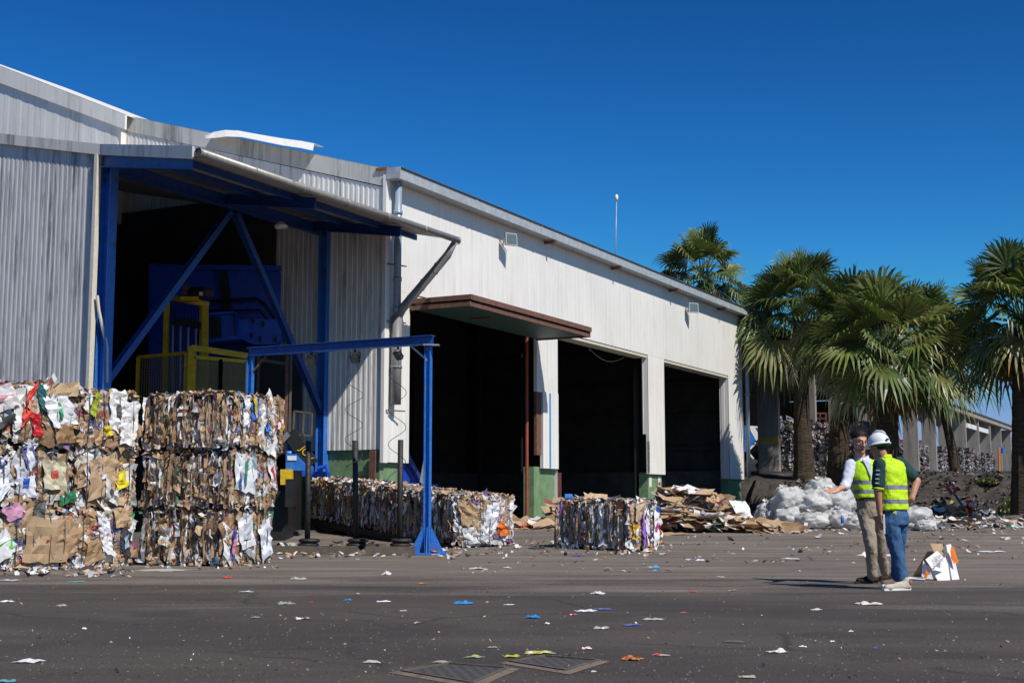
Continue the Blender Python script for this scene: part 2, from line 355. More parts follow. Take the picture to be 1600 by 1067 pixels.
# concrete apron before the doors + kerb of the raised yard
ap = MB()
for i in range(12):
    for j in range(3):
        u0, u1 = 4 + i * 1.9, 4 + (i + 1) * 1.9; v0, v1_ = .3 + j * 1.6, .3 + (j + 1) * 1.6
        if u1 > 20: continue
        q = [P(u0, v0), P(u1, v0), P(u1, v1_), P(u0, v1_)]; q = [Vector((k.x, k.y, gh(k.x, k.y) + .012)) for k in q]; ap.add(q, [(3, 2, 1, 0)])
tag(ap.build('concrete_apron', painted('apron_concrete', (.27, .25, .22), .9, var=.3, dirt=(.09, .08, .07), dirt_amt=.8, scale=.5, bmp=.3)), kind='structure', label='pale concrete apron along the doorways')
kb = MB(); kb.beam(P(30.75, -.5, 2.26), P(30.75, 15, 2.12), .25, .22)
kbq = [(P(30.75, v) ) for v in np.arange(-2, 26, 1.0)]
kb = MB()
for i in range(len(kbq) - 1):
    a_, b_ = kbq[i], kbq[i + 1]; kb.beam(Vector((a_.x, a_.y, .92 + .0225 * a_.y + .02)), Vector((b_.x, b_.y, .92 + .0225 * b_.y + .02)), .28, .16)
tag(kb.build('kerb', M['concd']), kind='structure', label='concrete kerb along the top of the soil bank')

# ================================================================== WAREHOUSE
wh_ = thing('warehouse', 'long white clad warehouse with three open truck doorways', 'building', P(0, 0, 0))
GZ = 1.97; TZ = 8.95; UO = [(1.1, 8.1), (9.52, 16.79), (18.34, 25.5)]; OT = 6.13; UEND = 27.3
cl = MB()
corrugated(cl, P(0, 0), D, N, UEND, OT, TZ, .30, .003, .5)
part(wh_, 'wall', cl, M['white'])
def pillar_panel(u0, u1, zb, zt, v=0.0, name='wall_panel', m=None):
    q = MB(); corrugated(q, P(u0, v), D, N, u1 - u0, zb, zt, .25, .006, .5)
    q.ubox(u0 + .01, u1 - .01, v - .10, v - .012, zb, zt - .005)
    return part(wh_, name, q, m or M['white'])
pillar_panel(0, 1.1, GZ - .05, OT - .004)
pillar_panel(8.1, 9.52, 4.2, OT - .004); pillar_panel(8.45, 9.5, GZ, 4.23, .03)
pillar_panel(16.79, 18.34, GZ, OT - .004); pillar_panel(25.5, UEND, GZ - .03, OT - .004)
# door reveals (jamb linings) and lintels
for (u, sgn, zb, wd_) in ((9.52, 1, 0, .5), (16.76, -1, 3.35, .20), (25.47, -1, 1.95, .36)):
    q = MB(); corrugated(q, P(u, -.02), N * -1, D * (-1 if sgn < 0 else 1), wd_, zb if zb else .45, OT, .31, .01, .4); part(wh_, 'door_reveal', q, M['white'])
for (a, b2) in UO:
    q = MB(); q.ubox(a, b2, -.5, -.02, OT - .10, OT - .02); part(wh_, 'lintel', q, M['cream'])
# plinths and structural pillars
for (a, b2) in ((-.02, 1.02), (8.12, 9.46), (16.95, 18.25), (25.6, 27.2)):
    q = MB(); q.ubox(a, b2, -.45, -.11, .2, GZ + .04); part(wh_, 'plinth', q, M['green'])
for u in (8.25, 16.9, 26.0):
    q = MB(); q.ubox(u, u + .3, -.6, -.56, .3, OT); part(wh_, 'door_post', q, M['darks'])
q = MB(); q.ubox(8.12, 8.44, -.10, -.015, 2.35, 4.2); part(wh_, 'timber_board', q, M['rust'])
q = MB(); q.ubox(16.80, 16.93, -.09, .0, 2.0, 3.1); part(wh_, 'timber_board', q, M['rust'])
q = MB(); q.ubox(8.86, 8.95, .045, .048, GZ + .02, 4.2); part(wh_, 'painted_stripe', q, painted('light_blue_paint', (.03, .28, .62), .5, var=.15, dirt_amt=.3))
for (u, z, c2) in ((17.05, 1.72, 0), (17.9, 1.75, 1)):
    q = MB(); q.ubox(u, u + .22, -.108, -.104, z - .2, z + .15); q.ubox(u + .02, u + .2, -.103, -.101, z - .17, z - .05, mi=1); part(wh_, 'notice', q, [M['whitep'], M['red'] if c2 else M['whitep']])
# interior
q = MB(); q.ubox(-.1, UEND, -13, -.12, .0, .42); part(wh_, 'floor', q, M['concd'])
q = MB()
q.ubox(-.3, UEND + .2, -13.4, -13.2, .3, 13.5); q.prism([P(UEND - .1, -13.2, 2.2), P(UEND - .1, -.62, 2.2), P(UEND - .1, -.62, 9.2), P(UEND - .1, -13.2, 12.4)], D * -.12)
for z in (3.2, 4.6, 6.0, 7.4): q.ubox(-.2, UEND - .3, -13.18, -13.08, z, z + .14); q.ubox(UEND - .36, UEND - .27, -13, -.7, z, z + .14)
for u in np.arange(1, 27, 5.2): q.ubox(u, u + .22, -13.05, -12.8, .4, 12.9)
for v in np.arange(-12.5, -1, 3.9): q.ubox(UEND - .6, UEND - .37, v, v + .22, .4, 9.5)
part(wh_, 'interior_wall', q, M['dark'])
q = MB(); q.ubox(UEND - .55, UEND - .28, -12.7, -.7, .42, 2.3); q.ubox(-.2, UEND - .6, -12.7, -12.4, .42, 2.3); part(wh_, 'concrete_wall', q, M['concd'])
q = MB(); q.quad(P(.05, .30, 8.93), P(UEND + .3, .30, 8.98), P(UEND + .3, -14, 12.7), P(.05, -14, 12.7)); q.quad(P(.05, .30, 8.97), P(.05, -14, 12.75), P(UEND + .3, -14, 12.75), P(UEND + .3, .30, 9.03))
for u in np.arange(1.5, 27.5, 2.1): q.ubox(u, u + .12, .30, .40, 9.045, 9.075)
q.ubox(-.05, UEND + .3, .30, .42, 9.045, 9.065)
part(wh_, 'roof', q, M['roof'])
for i, u in enumerate(np.arange(-.08, 27, 3.92)):
    q = MB(); u1 = min(u + 3.9, UEND + .25)
    q.ubox(u, u1, .04, .36, 8.78, 8.80); q.ubox(u, u1, .36, .38, 8.78, 9.04); q.ubox(u + 3.84 if u1 < UEND else u1 - .03, u1 + .03, .38, .39, 8.775, 9.045); q.ubox(u, u1, .04, .06, 8.80, 9.04)
    if i == 0: q.ubox(u - .02, u, .04, .44, 8.78, 9.05)
    part(wh_, 'gutter', q, M['galv'])
for u in (8.6, 13.6, 18.9, 24.3):
    q = MB(); q.ubox(u, u + .07, .012, .40, 8.68, 8.76); part(wh_, 'gutter_bracket', q, M['rust'])
# upper front eave timber bits, corner trim
q = MB(); q.ubox(-.09, -.005, -.06, .035, 1.9, 8.9); q.ubox(-.005, .10, .016, .035, 1.9, 8.9); part(wh_, 'corner_trim', q, M['white'])
q = MB(); q.ubox(-.10, -.03, -.28, .06, 9.02, 9.09); part(wh_, 'rusted_roof_edge', q, painted('rust_patch', (.30, .12, .03), .9, var=.5, dirt_amt=.5))
q = MB(); q.ubox(-.14, -.10, -.33, -.16, 1.35, 2.2); part(wh_, 'rusty_corner_angle', q, M['rust'])
# downpipes
q = MB(); q.tube([P(.24, .17, 8.8), P(.24, .17, 5.4)], .095, 12); 
for z in (8.0, 6.35, 5.6): q.lathe(P(.24, .17, z), [(.105, -.05), (.11, -.05), (.11, .05), (.105, .05)], 12); 
dp = part(wh_, 'downpipe', q, M['pipe'], True)
q = MB(); q.tube([P(.24, .17, 5.45), P(.22, .17, 3.3)], .13, 12); q.lathe(P(.23, .17, 4.2), [(.135, -.03), (.145, -.03), (.145, .03), (.135, .03)], 12)
part(wh_, 'downpipe', q, M['pipeg'], True)
for z in (6.7, 5.3, 3.15):
    q = MB(); q.beam(P(-.02, .06, z), P(.5, .26, z), .03, .03); part(wh_, 'pipe_bracket', q, M['rust'])
q = MB(); q.tube([P(27.42, .2, 8.8), P(27.42, .16, 2.0)], .09, 10); q.lathe(P(27.42, .18, 5.5), [(.1, -.05), (.11, -.05), (.11, .05), (.1, .05)], 12); part(wh_, 'downpipe', q, M['pipe'], True)
q = MB(); q.ubox(27.3, 27.34, -.2, .02, 1.9, 8.8); part(wh_, 'corner_trim', q, M['rust'])
# floodlights on the wall
def floodlight(root, p, nrm, tilt, sc=1.0, mname='lamp_body', yaw=.0):
    p = Vector(p); fl = MB(); X = Z.cross(nrm).normalized(); X = (X * math.cos(yaw) + nrm * math.sin(yaw)).normalized(); nn = X.cross(Z)
    dn = (nn * math.cos(tilt) - Z * math.sin(tilt)).normalized(); up = dn.cross(X) * -1
    c = p + nn * .38 * sc
    fl.box(c, .40 * sc, .36 * sc, .10 * sc, (X, up, dn)); fl.box(c - dn * .09 * sc, .28 * sc, .22 * sc, .10 * sc, (X, up, dn))
    for s_ in (-1, 1): fl.beam(c + X * (s_ * .215 * sc), p + nn * .1 * sc + X * (s_ * .215 * sc), .012, .03)
    fl.beam(p + nn * .1 * sc - X * .22 * sc, p + nn * .1 * sc + X * .22 * sc, .03, .012); fl.beam(p, p + nn * .1 * sc, .06, .06)
    o = part(root, 'floodlight', fl, M['galv'])
    gl = MB(); gl.box(c + dn * .056 * sc, .34 * sc, .30 * sc, .008, (X, up, dn)); gg = part(o, 'lamp_glass', gl, M['glass']); return o
floodlight(wh_, P(6.0, 0.02, 8.30), N, -.1, .95, yaw=.5); floodlight(wh_, P(20.9, 0.02, 8.28), N, -.1, 1.0, yaw=.7)
# gable end (plane u = 0, running -N), raised cream block at the far left
slope = lambda s: 9.0 + .298 * s
q = MB(); corrugated(q, P(-.02, 0), N * -1, D * -1, 9.0, lambda s: 2.22 if s < 1.85 else 6.5 if False else 2.22, lambda s: slope(s) - .42, .15, .010, .4)
part(wh_, 'gable_wall', q, M['gable'])
q = MB(); q.prism([P(-.055, .02, 9.05), P(-.055, -8.9, slope(8.9) + .02), P(-.055, -8.9, slope(8.9) - .42), P(-.055, .02, 8.60)], D * .05); q.prism([P(-.055, .02, 9.05), P(-.055, -8.9, slope(8.9) + .02), P(.3, -8.9, slope(8.9) + .02), P(.3, .02, 9.05)], Z * -.012); part(wh_, 'roof_flashing', q, M['flash'])
q = MB(); q.ubox(.05, .2, -9, -.12, .2, 2.24); part(wh_, 'plinth', q, M['green'])
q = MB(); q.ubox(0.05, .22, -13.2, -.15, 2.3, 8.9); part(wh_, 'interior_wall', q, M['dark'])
sl2 = lambda s: 11.55 + .432 * (s - 8.45)
q = MB(); corrugated(q, P(-.35, -8.55), N * -1, D * -1, 6.6, 8.4, lambda s: sl2(s + 8.55) - .40, .5, .004, .3); q.ubox(-.34, -.02, -8.62, -8.56, 8.5, 11.5); part(wh_, 'upper_gable_wall', q, M['upper'])
q = MB(); q.prism([P(-.42, -8.25, sl2(8.25)), P(-.42, -15.2, sl2(15.2)), P(-.42, -15.2, sl2(15.2) - .55), P(-.42, -8.25, sl2(8.25) - .42)], D * .07); q.prism([P(-.42, -8.25, sl2(8.25)), P(-.42, -15.2, sl2(15.2)), P(4, -15.2, sl2(15.2)), P(4, -8.25, sl2(8.25))], Z * -.02)
part(wh_, 'upper_flashing', q, M['upper'])
# bent, lifted white flashing on the gable edge
q = MB(); fl_top = [(320, 213), (334, 207), (352, 204), (372, 205), (405, 211), (440, 217), (470, 221), (491, 225)]; fl_bot = [(322, 217), (338, 216), (354, 214), (378, 215), (408, 221), (442, 228), (470, 232), (489, 236)]
vt = [onplane(x, y, P(-.30, 0), D) for x, y in fl_top]; vb_ = [onplane(x, y, P(-.62, 0), D) for x, y in fl_bot]; vk_ = [k + D * .38 - Z * .02 + Z * .03 * math.sin(i) for i, k in enumerate(vt)]
vv = []
for i in range(8): vv += [vb_[i], vt[i], vk_[i]]
q.add(vv, [(i * 3 + j, i * 3 + j + 1, (i + 1) * 3 + j + 1, (i + 1) * 3 + j) for i in range(7) for j in range(2)])
fo = part(wh_, 'bent_flashing', q, M['flashw']); tag(fo, 'white flashing torn loose and lifted off the gable edge')
md = fo.modifiers.new('s', 'SOLIDIFY'); md.thickness = .010
# door canopy over the first opening
ca = MB()
K = 8.07
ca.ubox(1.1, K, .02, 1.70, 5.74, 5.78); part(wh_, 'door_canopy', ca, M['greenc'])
ca = MB(); ca.ubox(1.06, 1.10, .015, 1.74, 5.70, 5.82); ca.ubox(1.04, 1.10, .015, 1.78, 5.86, 5.98); ca.ubox(1.10, K, 1.70, 1.74, 5.70, 5.82); ca.ubox(1.10, K + .02, 1.74, 1.79, 5.85, 5.98); ca.ubox(K, K + .04, .015, 1.74, 5.70, 5.96)
ca.ubox(1.10, K, .02, 1.72, 5.93, 5.97)
for u in np.arange(1.6, 8, 1.3): ca.ubox(u, u + .09, .1, 1.69, 5.80, 5.92)
part(wh_, 'canopy_frame', ca, M['rust'])
ca = MB(); ca.ubox(3.2, 3.3, .5, 1.1, 5.70, 5.735); part(wh_, 'canopy_batten', ca, M['rust'])
# things inside the first doorway that belong to the building
q = MB(); q.ubox(2.6, 2.82, -1.6, -1.38, .42, 7.5); part(wh_, 'inner_post', q, M['pipew'])
q = MB(); q.tube([P(7.95, -.25, .4), P(7.95, -.25, OT)], .05, 8); part(wh_, 'service_pipe', q, M['redp'])
q = MB(); q.ubox(3.2, 9.3, -4.2, -4.05, .42, 1.55); part(wh_, 'low_partition', q, M['bluem'])
q = MB(); q.ubox(10.3, 11.2, -1.2, -.7, .42, 1.9); part(wh_, 'red_cabinet', q, M['redd'])
q = MB(); q.tube([P(13 + .5 * i, -.55 , 6.0 - .28 * math.sin(i / 6 * math.pi)) for i in range(7)], .012, 6); part(wh_, 'hanging_cable', q, M['pipew'])

# ================================================================== LEAN-TO SHED with blue frame
sh = thing('loading_shed', 'grey streaked metal loading shed with blue steel frame and canopy', 'building', P(-7.57, -1.77, 0))
V1 = -1.77
q = MB(); corrugated(q, P(-7.62, -1.9), N * -1, D * -1, 9, 0, lambda s: 8.02 + .207 * (s + .1), .13, .007, .45); part(sh, 'end_wall', q, M['grey'])
q = MB(); q.prism([P(-7.70, -1.80, 8.06), P(-7.70, -11, 8.06 + .207 * 9.2), P(-7.70, -11, 7.84 + .207 * 9.2), P(-7.70, -1.80, 7.84)], D * .10); 
q.prism([P(-8.72, 1.5, 7.36), P(-7.70, -1.80, 8.06), P(-7.70, -1.80, 7.84), P(-8.72, 1.5, 7.12)], D * .06)
part(sh, 'roof_flashing', q, M['flash'])
q = MB(); q.ubox(-7.72, -7.60, -1.92, -1.84, 0, 7.85); part(sh, 'corner_trim', q, M['cream'])
q = MB(); q.tube([P(-7.66, -1.76, 5.0), P(-7.62, -1.74, 4.7), P(-7.45, -1.66, 4.0), P(-7.42, -1.66, 3.3)], .035, 6); part(sh, 'cream_pipe', q, M['cream'])
for u, nm in ((-7.42, 0), (-.06, 1)):
    q = MB(); q.hbeam(P(u, V1, 0), P(u, V1, 7.7), .22, .24, up=N); q.ubox(u - .16, u + .16, V1 - .16, V1 + .16, 0.0 + .38, .42); part(sh, 'post', q, M['blueb'])
q = MB(); q.hbeam(P(-7.5, V1, 7.66), P(.1, V1, 7.66), .16, .26); part(sh, 'crossbeam', q, M['blue'])
q = MB(); q.hbeam(P(-7.30, V1 - .02, 3.35), P(-3.70, V1 - .02, 7.45), .14, .15, up=N); part(sh, 'brace', q, M['blue'])
q = MB(); q.hbeam(P(-3.50, V1 - .02, 7.45), P(0.1, V1 - .02, 2.9), .14, .15, up=N); part(sh, 'brace', q, M['blue'])
EZ = 7.22
def roofz(v): return EZ + (1.55 - v) * .217
for u, ue in ((-7.60, -8.60), (-3.85, -4.85), (-.55, -1.6)):
    q = MB(); a_, b_ = P(u, V1, roofz(V1) - .22), P(ue, 1.42, roofz(1.42) - .17); q.hbeam(a_, b_, .12, .24); part(sh, 'rafter', q, M['blue'])
for v in (-.6, .75):
    k = (v - V1) / (1.5 - V1); q = MB(); q.beam(P(-7.6 - k * 1.0, v, roofz(v) - .085), P(.15, v, roofz(v) - .085), .06, .13); part(sh, 'purlin', q, M['blue'])
q = MB()
q.prism([P(-7.68, V1 - 9, roofz(V1 - 9)), P(.0, V1 - 9, roofz(V1 - 9)), P(.0, V1, roofz(V1)), P(-7.68, V1, roofz(V1))], Z * .04)
q.prism([P(-7.68, V1, roofz(V1)), P(.0, V1, roofz(V1)), P(.22, 1.6, roofz(1.6)), P(-8.7, 1.6, roofz(1.6))], Z * .04)
for i in range(44):
    u = -8.5 + i * .2; q.beam(P(u, 1.5, roofz(1.5) + .055), P(u, 1.66, roofz(1.66) + .055), .07, .03)
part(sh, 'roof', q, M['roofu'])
q = MB(); q.tube([P(-8.72, 1.66, EZ + .0), P(.62, 1.66, EZ + .02)], .078, 14)
for u in np.arange(-8.72, .6, 1.55): q.lathe(P(u, 1.66, EZ), [(.080, -.02), (.090, -.02), (.090, .02), (.080, .02)], 14, ax=(N, Z, D))
part(sh, 'gutter', q, M['galvd'], True)
q = MB(); q.tube([P(.50, 1.62, EZ - .05), P(.46, 1.45, EZ - .35), P(.27, .30, 5.62), P(.24, .18, 5.38)], [.07, .10, .11, .10], 12)
for t in (.25, .55, .85): q.lathe(P(.46 - .19 * t, 1.45 - 1.15 * t, EZ - .35 - 1.25 * t), [(.112, -.03), (.122, -.03), (.122, .03), (.112, .03)], 12, ax=(D, N.cross(D) * -1, Vector((0, 0, 1))))
part(sh, 'slanting_downpipe', q, M['pipeg'], True)
q = MB(); q.lathe(P(-2.6, -1.2, 7.25), [(0, 0), (.14, -.02), (.16, .03), (.05, .12), (0, .12)], 12); part(sh, 'ceiling_lamp', q, M['whitep'])
# dark shed inner walls, floor
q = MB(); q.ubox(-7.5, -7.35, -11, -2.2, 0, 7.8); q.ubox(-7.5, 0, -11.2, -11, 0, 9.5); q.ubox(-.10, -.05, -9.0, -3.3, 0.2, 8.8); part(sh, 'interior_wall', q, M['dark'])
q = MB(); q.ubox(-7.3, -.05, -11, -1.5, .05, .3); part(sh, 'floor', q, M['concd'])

# ================================================================== BALES
TAN = [(.46, .30, .17), (.40, .25, .135), (.52, .36, .22), (.34, .20, .10), (.43, .30, .18), (.28, .165, .09), (.50, .335, .20)]
WHT = [(.78, .77, .76), (.70, .70, .73), (.62, .62, .66), (.80, .79, .75), (.55, .54, .55), (.66, .62, .55)]
GRY = [(.30, .30, .31), (.20, .19, .19), (.42, .41, .42), (.12, .12, .13)]
CLR = [(.42, .03, .03), (.05, .12, .36), (.50, .42, .06), (.06, .20, .10), (.32, .06, .14), (.20, .12, .26), (.10, .26, .40), (.42, .18, .06), (.03, .03, .04), (.30, .22, .25), (.25, .08, .06), (.04, .05, .08)]
DRK = [(.20, .125, .07), (.15, .09, .05), (.24, .155, .09), (.11, .075, .05)]
def pick(w=(.56, .22, .12, .10), R=random):
    r = R.random()
    if r < w[0]: c = R.choice(TAN)
    elif r < w[0] + w[1]: c = R.choice(WHT)
    elif r < w[0] + w[1] + w[2]: c = R.choice(GRY)
    else: c = R.choice(CLR)
    k = R.uniform(.82, 1.08); return tuple(q * k for q in c)
def panel(mb, c, X, Y, nn, w, h, col, R, crumple=.02, g=4, fold=.3, printed=0.0, cut=True):
    """a crumpled sheet: grid in X,Y about c, wrinkled along nn; irregular outline"""
    vs = []; fs = []; gx_, gy_ = g, max(2, int(round(g * min(2.5, max(.5, h / w)))))
    sx_, sy_ = R.uniform(-.35, .35) * cut, R.uniform(-.35, .35) * cut; sd = R.uniform(0, 100); fa = R.uniform(-fold, fold); fb = R.uniform(-fold, fold)
    for j in range(gy_ + 1):
        for i in range(gx_ + 1):
            a = i / gx_ - .5; b_ = j / gy_ - .5
            e = 1.0
            if cut and (i in (0, gx_) or j in (0, gy_)): e = R.uniform(.88, 1.06)
            px = (a * w + sx_ * b_ * w) * e; py = (b_ * h + sy_ * a * h) * e
            dz = crumple * 1.6 * noise.noise(Vector((a * w * 9 + sd, b_ * h * 9, sd))) + crumple * .8 * noise.noise(Vector((a * w * 25 + sd, b_ * h * 25, sd))) + abs(a) * w * fa + abs(b_) * h * fb
            vs.append(c + X * px + Y * py + nn * dz)
    cols = []
    stripe = None
    if R.random() < printed:
        stripe = (R.choice(['row', 'col', 'block', 'block']), R.random(), pick((.05, .15, .25, .55), R))
    base = len(mb.v); mb.v.extend([tuple(q) for q in vs])
    k = gx_ + 1
    for j in range(gy_):
        for i in range(gx_):
            cc = col
            if stripe:
                if stripe[0] == 'row' and j == int(stripe[1] * gy_): cc = stripe[2]
                if stripe[0] == 'col' and i == int(stripe[1] * gx_): cc = stripe[2]
                if stripe[0] == 'block' and abs(i / gx_ - stripe[1]) < .3 and abs(j / gy_ - (1 - stripe[1])) < .3: cc = stripe[2]
            q = base + j * k + i
            if R.random() < .5: mb.f += [(q, q + 1, q + k + 1), (q, q + k + 1, q + k)]
            else: mb.f += [(q, q + 1, q + k), (q + 1, q + k + 1, q + k)]
            mb.c += [cc, cc]; mb.m += [0, 0]
def ribbon(mb, c, X, Y, nn, w, h, col, R, amp=.02):
    k = max(2, int(h / .06)); k = min(k, 8); vs = []; tw = R.uniform(-.9, .9); sd = R.uniform(0, 99); bw = R.uniform(-.03, .03)
    for j in range(k + 1):
        t = j / k - .5; ww = w * (1 - .5 * abs(t) * R.random()) ; off = amp * noise.noise(Vector((t * h * 12, sd, 0))) * 1.8
        s_ = X * (bw * math.cos(t * 3) + .02 * noise.noise(Vector((t * h * 9, sd, 5)))) 
        xa = (X * math.cos(tw) + nn * math.sin(tw))
        m_ = c + Y * (t * h) + nn * off + s_
        vs += [m_ - xa * ww / 2, m_ + xa * ww / 2]; tw += R.uniform(-.45, .45)
    mb.add(vs, [(2 * j, 2 * j + 1, 2 * j + 3, 2 * j + 2) for j in range(k)], col)
def text_block(mb, c, X, Y, nn, w, h, col, R):
    rows_ = R.randint(2, 5)
    for r_ in range(rows_):
        y = (r_ / rows_ - .4) * h; x = -w / 2
        while x < w / 2 - .02:
            ln = R.uniform(.015, .06); ln = min(ln, w / 2 - x)
            q = c + nn * .004 + X * (x + ln / 2) + Y * y; mb.add([q - X * ln / 2 - Y * h * .06, q + X * ln / 2 - Y * h * .06, q + X * ln / 2 + Y * h * .06, q - X * ln / 2 + Y * h * .06], [(0, 1, 2, 3)], col); x += ln + .015
X0, Y0 = Vector((1, 0, 0)), Vector((0, 1, 0))
def make_bale(seed, L=1.5, W=1.2, H=.88, name='paper_bale', dens=1.0, mixw=(.60, .26, .10, .04), strata=(.64, .18, .13, .05), film=False, endmix=None, ends=(1, -1), sides=(1, -1), specials=()):
    """local frame: x = pressing direction (ends show flat sheets), y = sides (show edges of the layers), z up, base at 0"""
    R = random.Random(seed); root = thing(name, None, 'bale', (0, 0, 0)); ORG[root.name] = Vector((0, 0, 0))
    core = MB(); nxg, nyg, nzg = 16, 12, 9
    def cv(a, b_, c_):   # rounded, bulging, uneven box
        x, y, z = a * L / 2, b_ * W / 2, c_ * H / 2
        e = (abs(a) ** 6 + abs(b_) ** 6 + abs(c_) ** 6) ** (1 / 6.); 
        k = .955 / max(.9, e) if e > 0 else 1
        bl = .03 * (1 - a * a) * (1 - c_ * c_)
        v_ = Vector((x * (k + .02), (y + math.copysign(bl, y)) * k, z * k))
        v_ += v_.normalized() * .035 * noise.noise(v_ * 5 + Vector((seed, 0, 0)))
        v_.z = max(-H / 2 + .01, v_.z); return v_ + Vector((0, 0, H / 2))
    def face(fn, na, nb, kind):
        vs = [fn(i / na * 2 - 1, j / nb * 2 - 1) for j in range(nb + 1) for i in range(na + 1)]
        base = len(core.v); core.v.extend([tuple(q) for q in vs])
        for j in range(nb):
            for i in range(na):
                q = base + j * (na + 1) + i; core.f.append((q, q + 1, q + na + 2, q + na + 1)); d_ = R.uniform(.4, .8) if kind else R.uniform(.5, .9)
                c_ = pick(strata, R); core.c.append(tuple(k * d_ for k in c_)); core.m.append(0)
    for s_ in (-1, 1):
        face(lambda a, b_: cv(a, s_, b_), 60, nzg, 1); face(lambda a, b_: cv(a, b_, s_), 60, nyg, 1); face(lambda a, b_: cv(s_, a, b_), nyg, nzg, 0)
    sc = MB()
    # layered sides
    for s_ in sides:
        nn = Y0 * s_; nR = int(L / .020 * 2.9 * dens)
        for i in range(nR):
            x = R.uniform(-.5, .5) * L * .985; h = R.choice([R.uniform(.06, .2), R.uniform(.12, .45), R.uniform(.3, .75)]); h = min(h, H * .9); z = R.uniform(h / 2, H - h / 2)
            bl = .03 * (1 - (2 * x / L) ** 2) * (1 - (2 * z / H - 1) ** 2); grv = .02 * noise.noise(Vector((x * 14, seed, s_)))
            c_ = (pick(strata, R) if R.random() > .07 else R.choice(DRK)) if not film else R.choice(WHT + GRY); dk = R.choice([1.1, 1.05, .95, .72]); c_ = tuple(k * dk for k in c_)
            ribbon(sc, Vector((x, s_ * (W / 2 - .015 + bl + grv + R.uniform(-.015, .028)), z)), X0, Z, nn, R.choice([.018, .03, .045, .07]), h, c_, R, .022)
        for i in range(int(26 * dens)):   # crushed flaps
            w, h = R.uniform(.05, .16), R.uniform(.08, .3); z = R.uniform(h / 2, H - h / 2); x = R.uniform(-.45, .45) * L; an = R.uniform(-.5, .5)
            panel(sc, Vector((x, s_ * (W / 2 + .03 + R.uniform(-.01, .02)), z)), (X0 * math.cos(an) + nn * math.sin(an)), Z, nn * math.cos(an) - X0 * math.sin(an), w, h, pick(mixw, R), R, .03, 3, .5, .2)
    # flat sheets on the ends
    for e_ in ends:
        nn = X0 * e_
        for i in range(int(44 * dens)):
            big = i < 22; w = R.uniform(.26, .62) if big else R.uniform(.06, .2); h = R.uniform(.28, .62) if big else R.uniform(.06, .22)
            y = R.uniform(-.5, .5) * (W - w * .8); z = H / 2 + R.uniform(-.5, .5) * (H - h * .8); an = R.gauss(0, .45)
            edge_ = max(0, abs(2 * y / W) - .7) * .12
            Xa = Y0 * math.cos(an) + Z * math.sin(an); Ya = Z * math.cos(an) - Y0 * math.sin(an)
            t1, t2 = R.uniform(-.10, .10), R.uniform(-.10, .10); na = (nn + Xa * t1 + Ya * t2).normalized(); Xa = Ya.cross(na).normalized()
            c_ = pick(endmix or ((.58, .36, .04, .02) if big else mixw), R) if not film else R.choice(WHT)
            pos = Vector((e_ * (L / 2 - .01 + i * .0009 - edge_), y, z)); tcol = c_
            panel(sc, pos, Xa, Ya, na, w, h, c_, R, .034 if not film else .06, 6, .06, .30)
            if big and R.random() < .55: text_block(sc, pos + na * .03, Xa, Ya, na, w * .4, h * .25, R.choice([(.08, .08, .1), (.35, .05, .05), (.05, .1, .35)]), R)
        for i in range(int(70 * dens)):   # small torn bits round the rim
            a = R.choice([0, 1, 2, 3]); t = R.uniform(-.5, .5)
            y, z = ((t * W, .03), (t * W, H - .04), (-W / 2 + .04, H / 2 + t * H), (W / 2 - .04, H / 2 + t * H))[a]
            an = R.uniform(0, 3); Xa = Y0 * math.cos(an) + Z * math.sin(an); Ya = Z * math.cos(an) - Y0 * math.sin(an); na = (nn + Xa * R.uniform(-.8, .8) + Ya * R.uniform(-.8, .8)).normalized()
            panel(sc, Vector((e_ * (L / 2 - .03 + R.uniform(-.02, .03)), y, max(.03, z))), Xa, Ya.cross(na).cross(na) * -1 if False else Ya, na, R.uniform(.04, .14), R.uniform(.04, .14), pick((.35, .38, .12, .15), R), R, .03, 3, .6, 0)
    # ragged top
    for i in range(int(300 * dens * L * W)):
        x, y = R.uniform(-.49, .49) * L, R.uniform(-.49, .49) * W; an = R.gauss(0, .7)
        rim = max(abs(2 * x / L), abs(2 * y / W)); z = H - .015 - (.05 if rim > .93 else 0) + R.uniform(-.01, .035)
        Xa = (Y0 * math.cos(an) + X0 * math.sin(an)); nn = (Z + X0 * R.uniform(-1.2, 1.2) + Y0 * R.uniform(-.5, .5)).normalized(); Ya = nn.cross(Xa).normalized()
        panel(sc, Vector((x, y, z)), Xa, Ya, nn, R.uniform(.05, .24), R.uniform(.03, .10), pick((.5, .32, .1, .08), R) if not film else R.choice(WHT), R, .03, 3, .5, 0)
    # ragged bottom edge
    for i in range(int(60 * dens) if sides else 0):
        s_ = R.choice([-1, 1]); x = R.uniform(-.48, .48) * L; y = s_ * W / 2
        panel(sc, Vector((x, y + s_ * R.uniform(-.01, .05), R.uniform(.02, .07))), X0, Z, (Y0 * s_ + Z * R.uniform(-.4, .6)).normalized(), R.uniform(.05, .14), R.uniform(.05, .12), pick((.4, .35, .12, .13), R), R, .03, 3, .6, 0)
    for (e_, y, z, w, h, an, colr, st) in specials:   # coloured sheets seen on this very bale
        nn = X0 * e_; Xa = Y0 * math.cos(an) + Z * math.sin(an); Ya = Z * math.cos(an) - Y0 * math.sin(an); Q = random.Random(seed + int(y * 100))
        Q2 = MB(); panel(sc, Vector((e_ * (L / 2 + .06), y, z)), Xa, Ya, nn, w, h, colr, Q, .03, 6, .05, 0)
        if st: panel(sc, Vector((e_ * (L / 2 + .075), y, z)), Xa, Ya, nn, w * st[1], h * st[2], st[0], Q, .02, 3, .02, 0)
    sc.v = sc.v; part(root, 'packed_core', core, M['scrap']); part(root, 'torn_sheets', sc, M['scrap'])
    wr = MB()
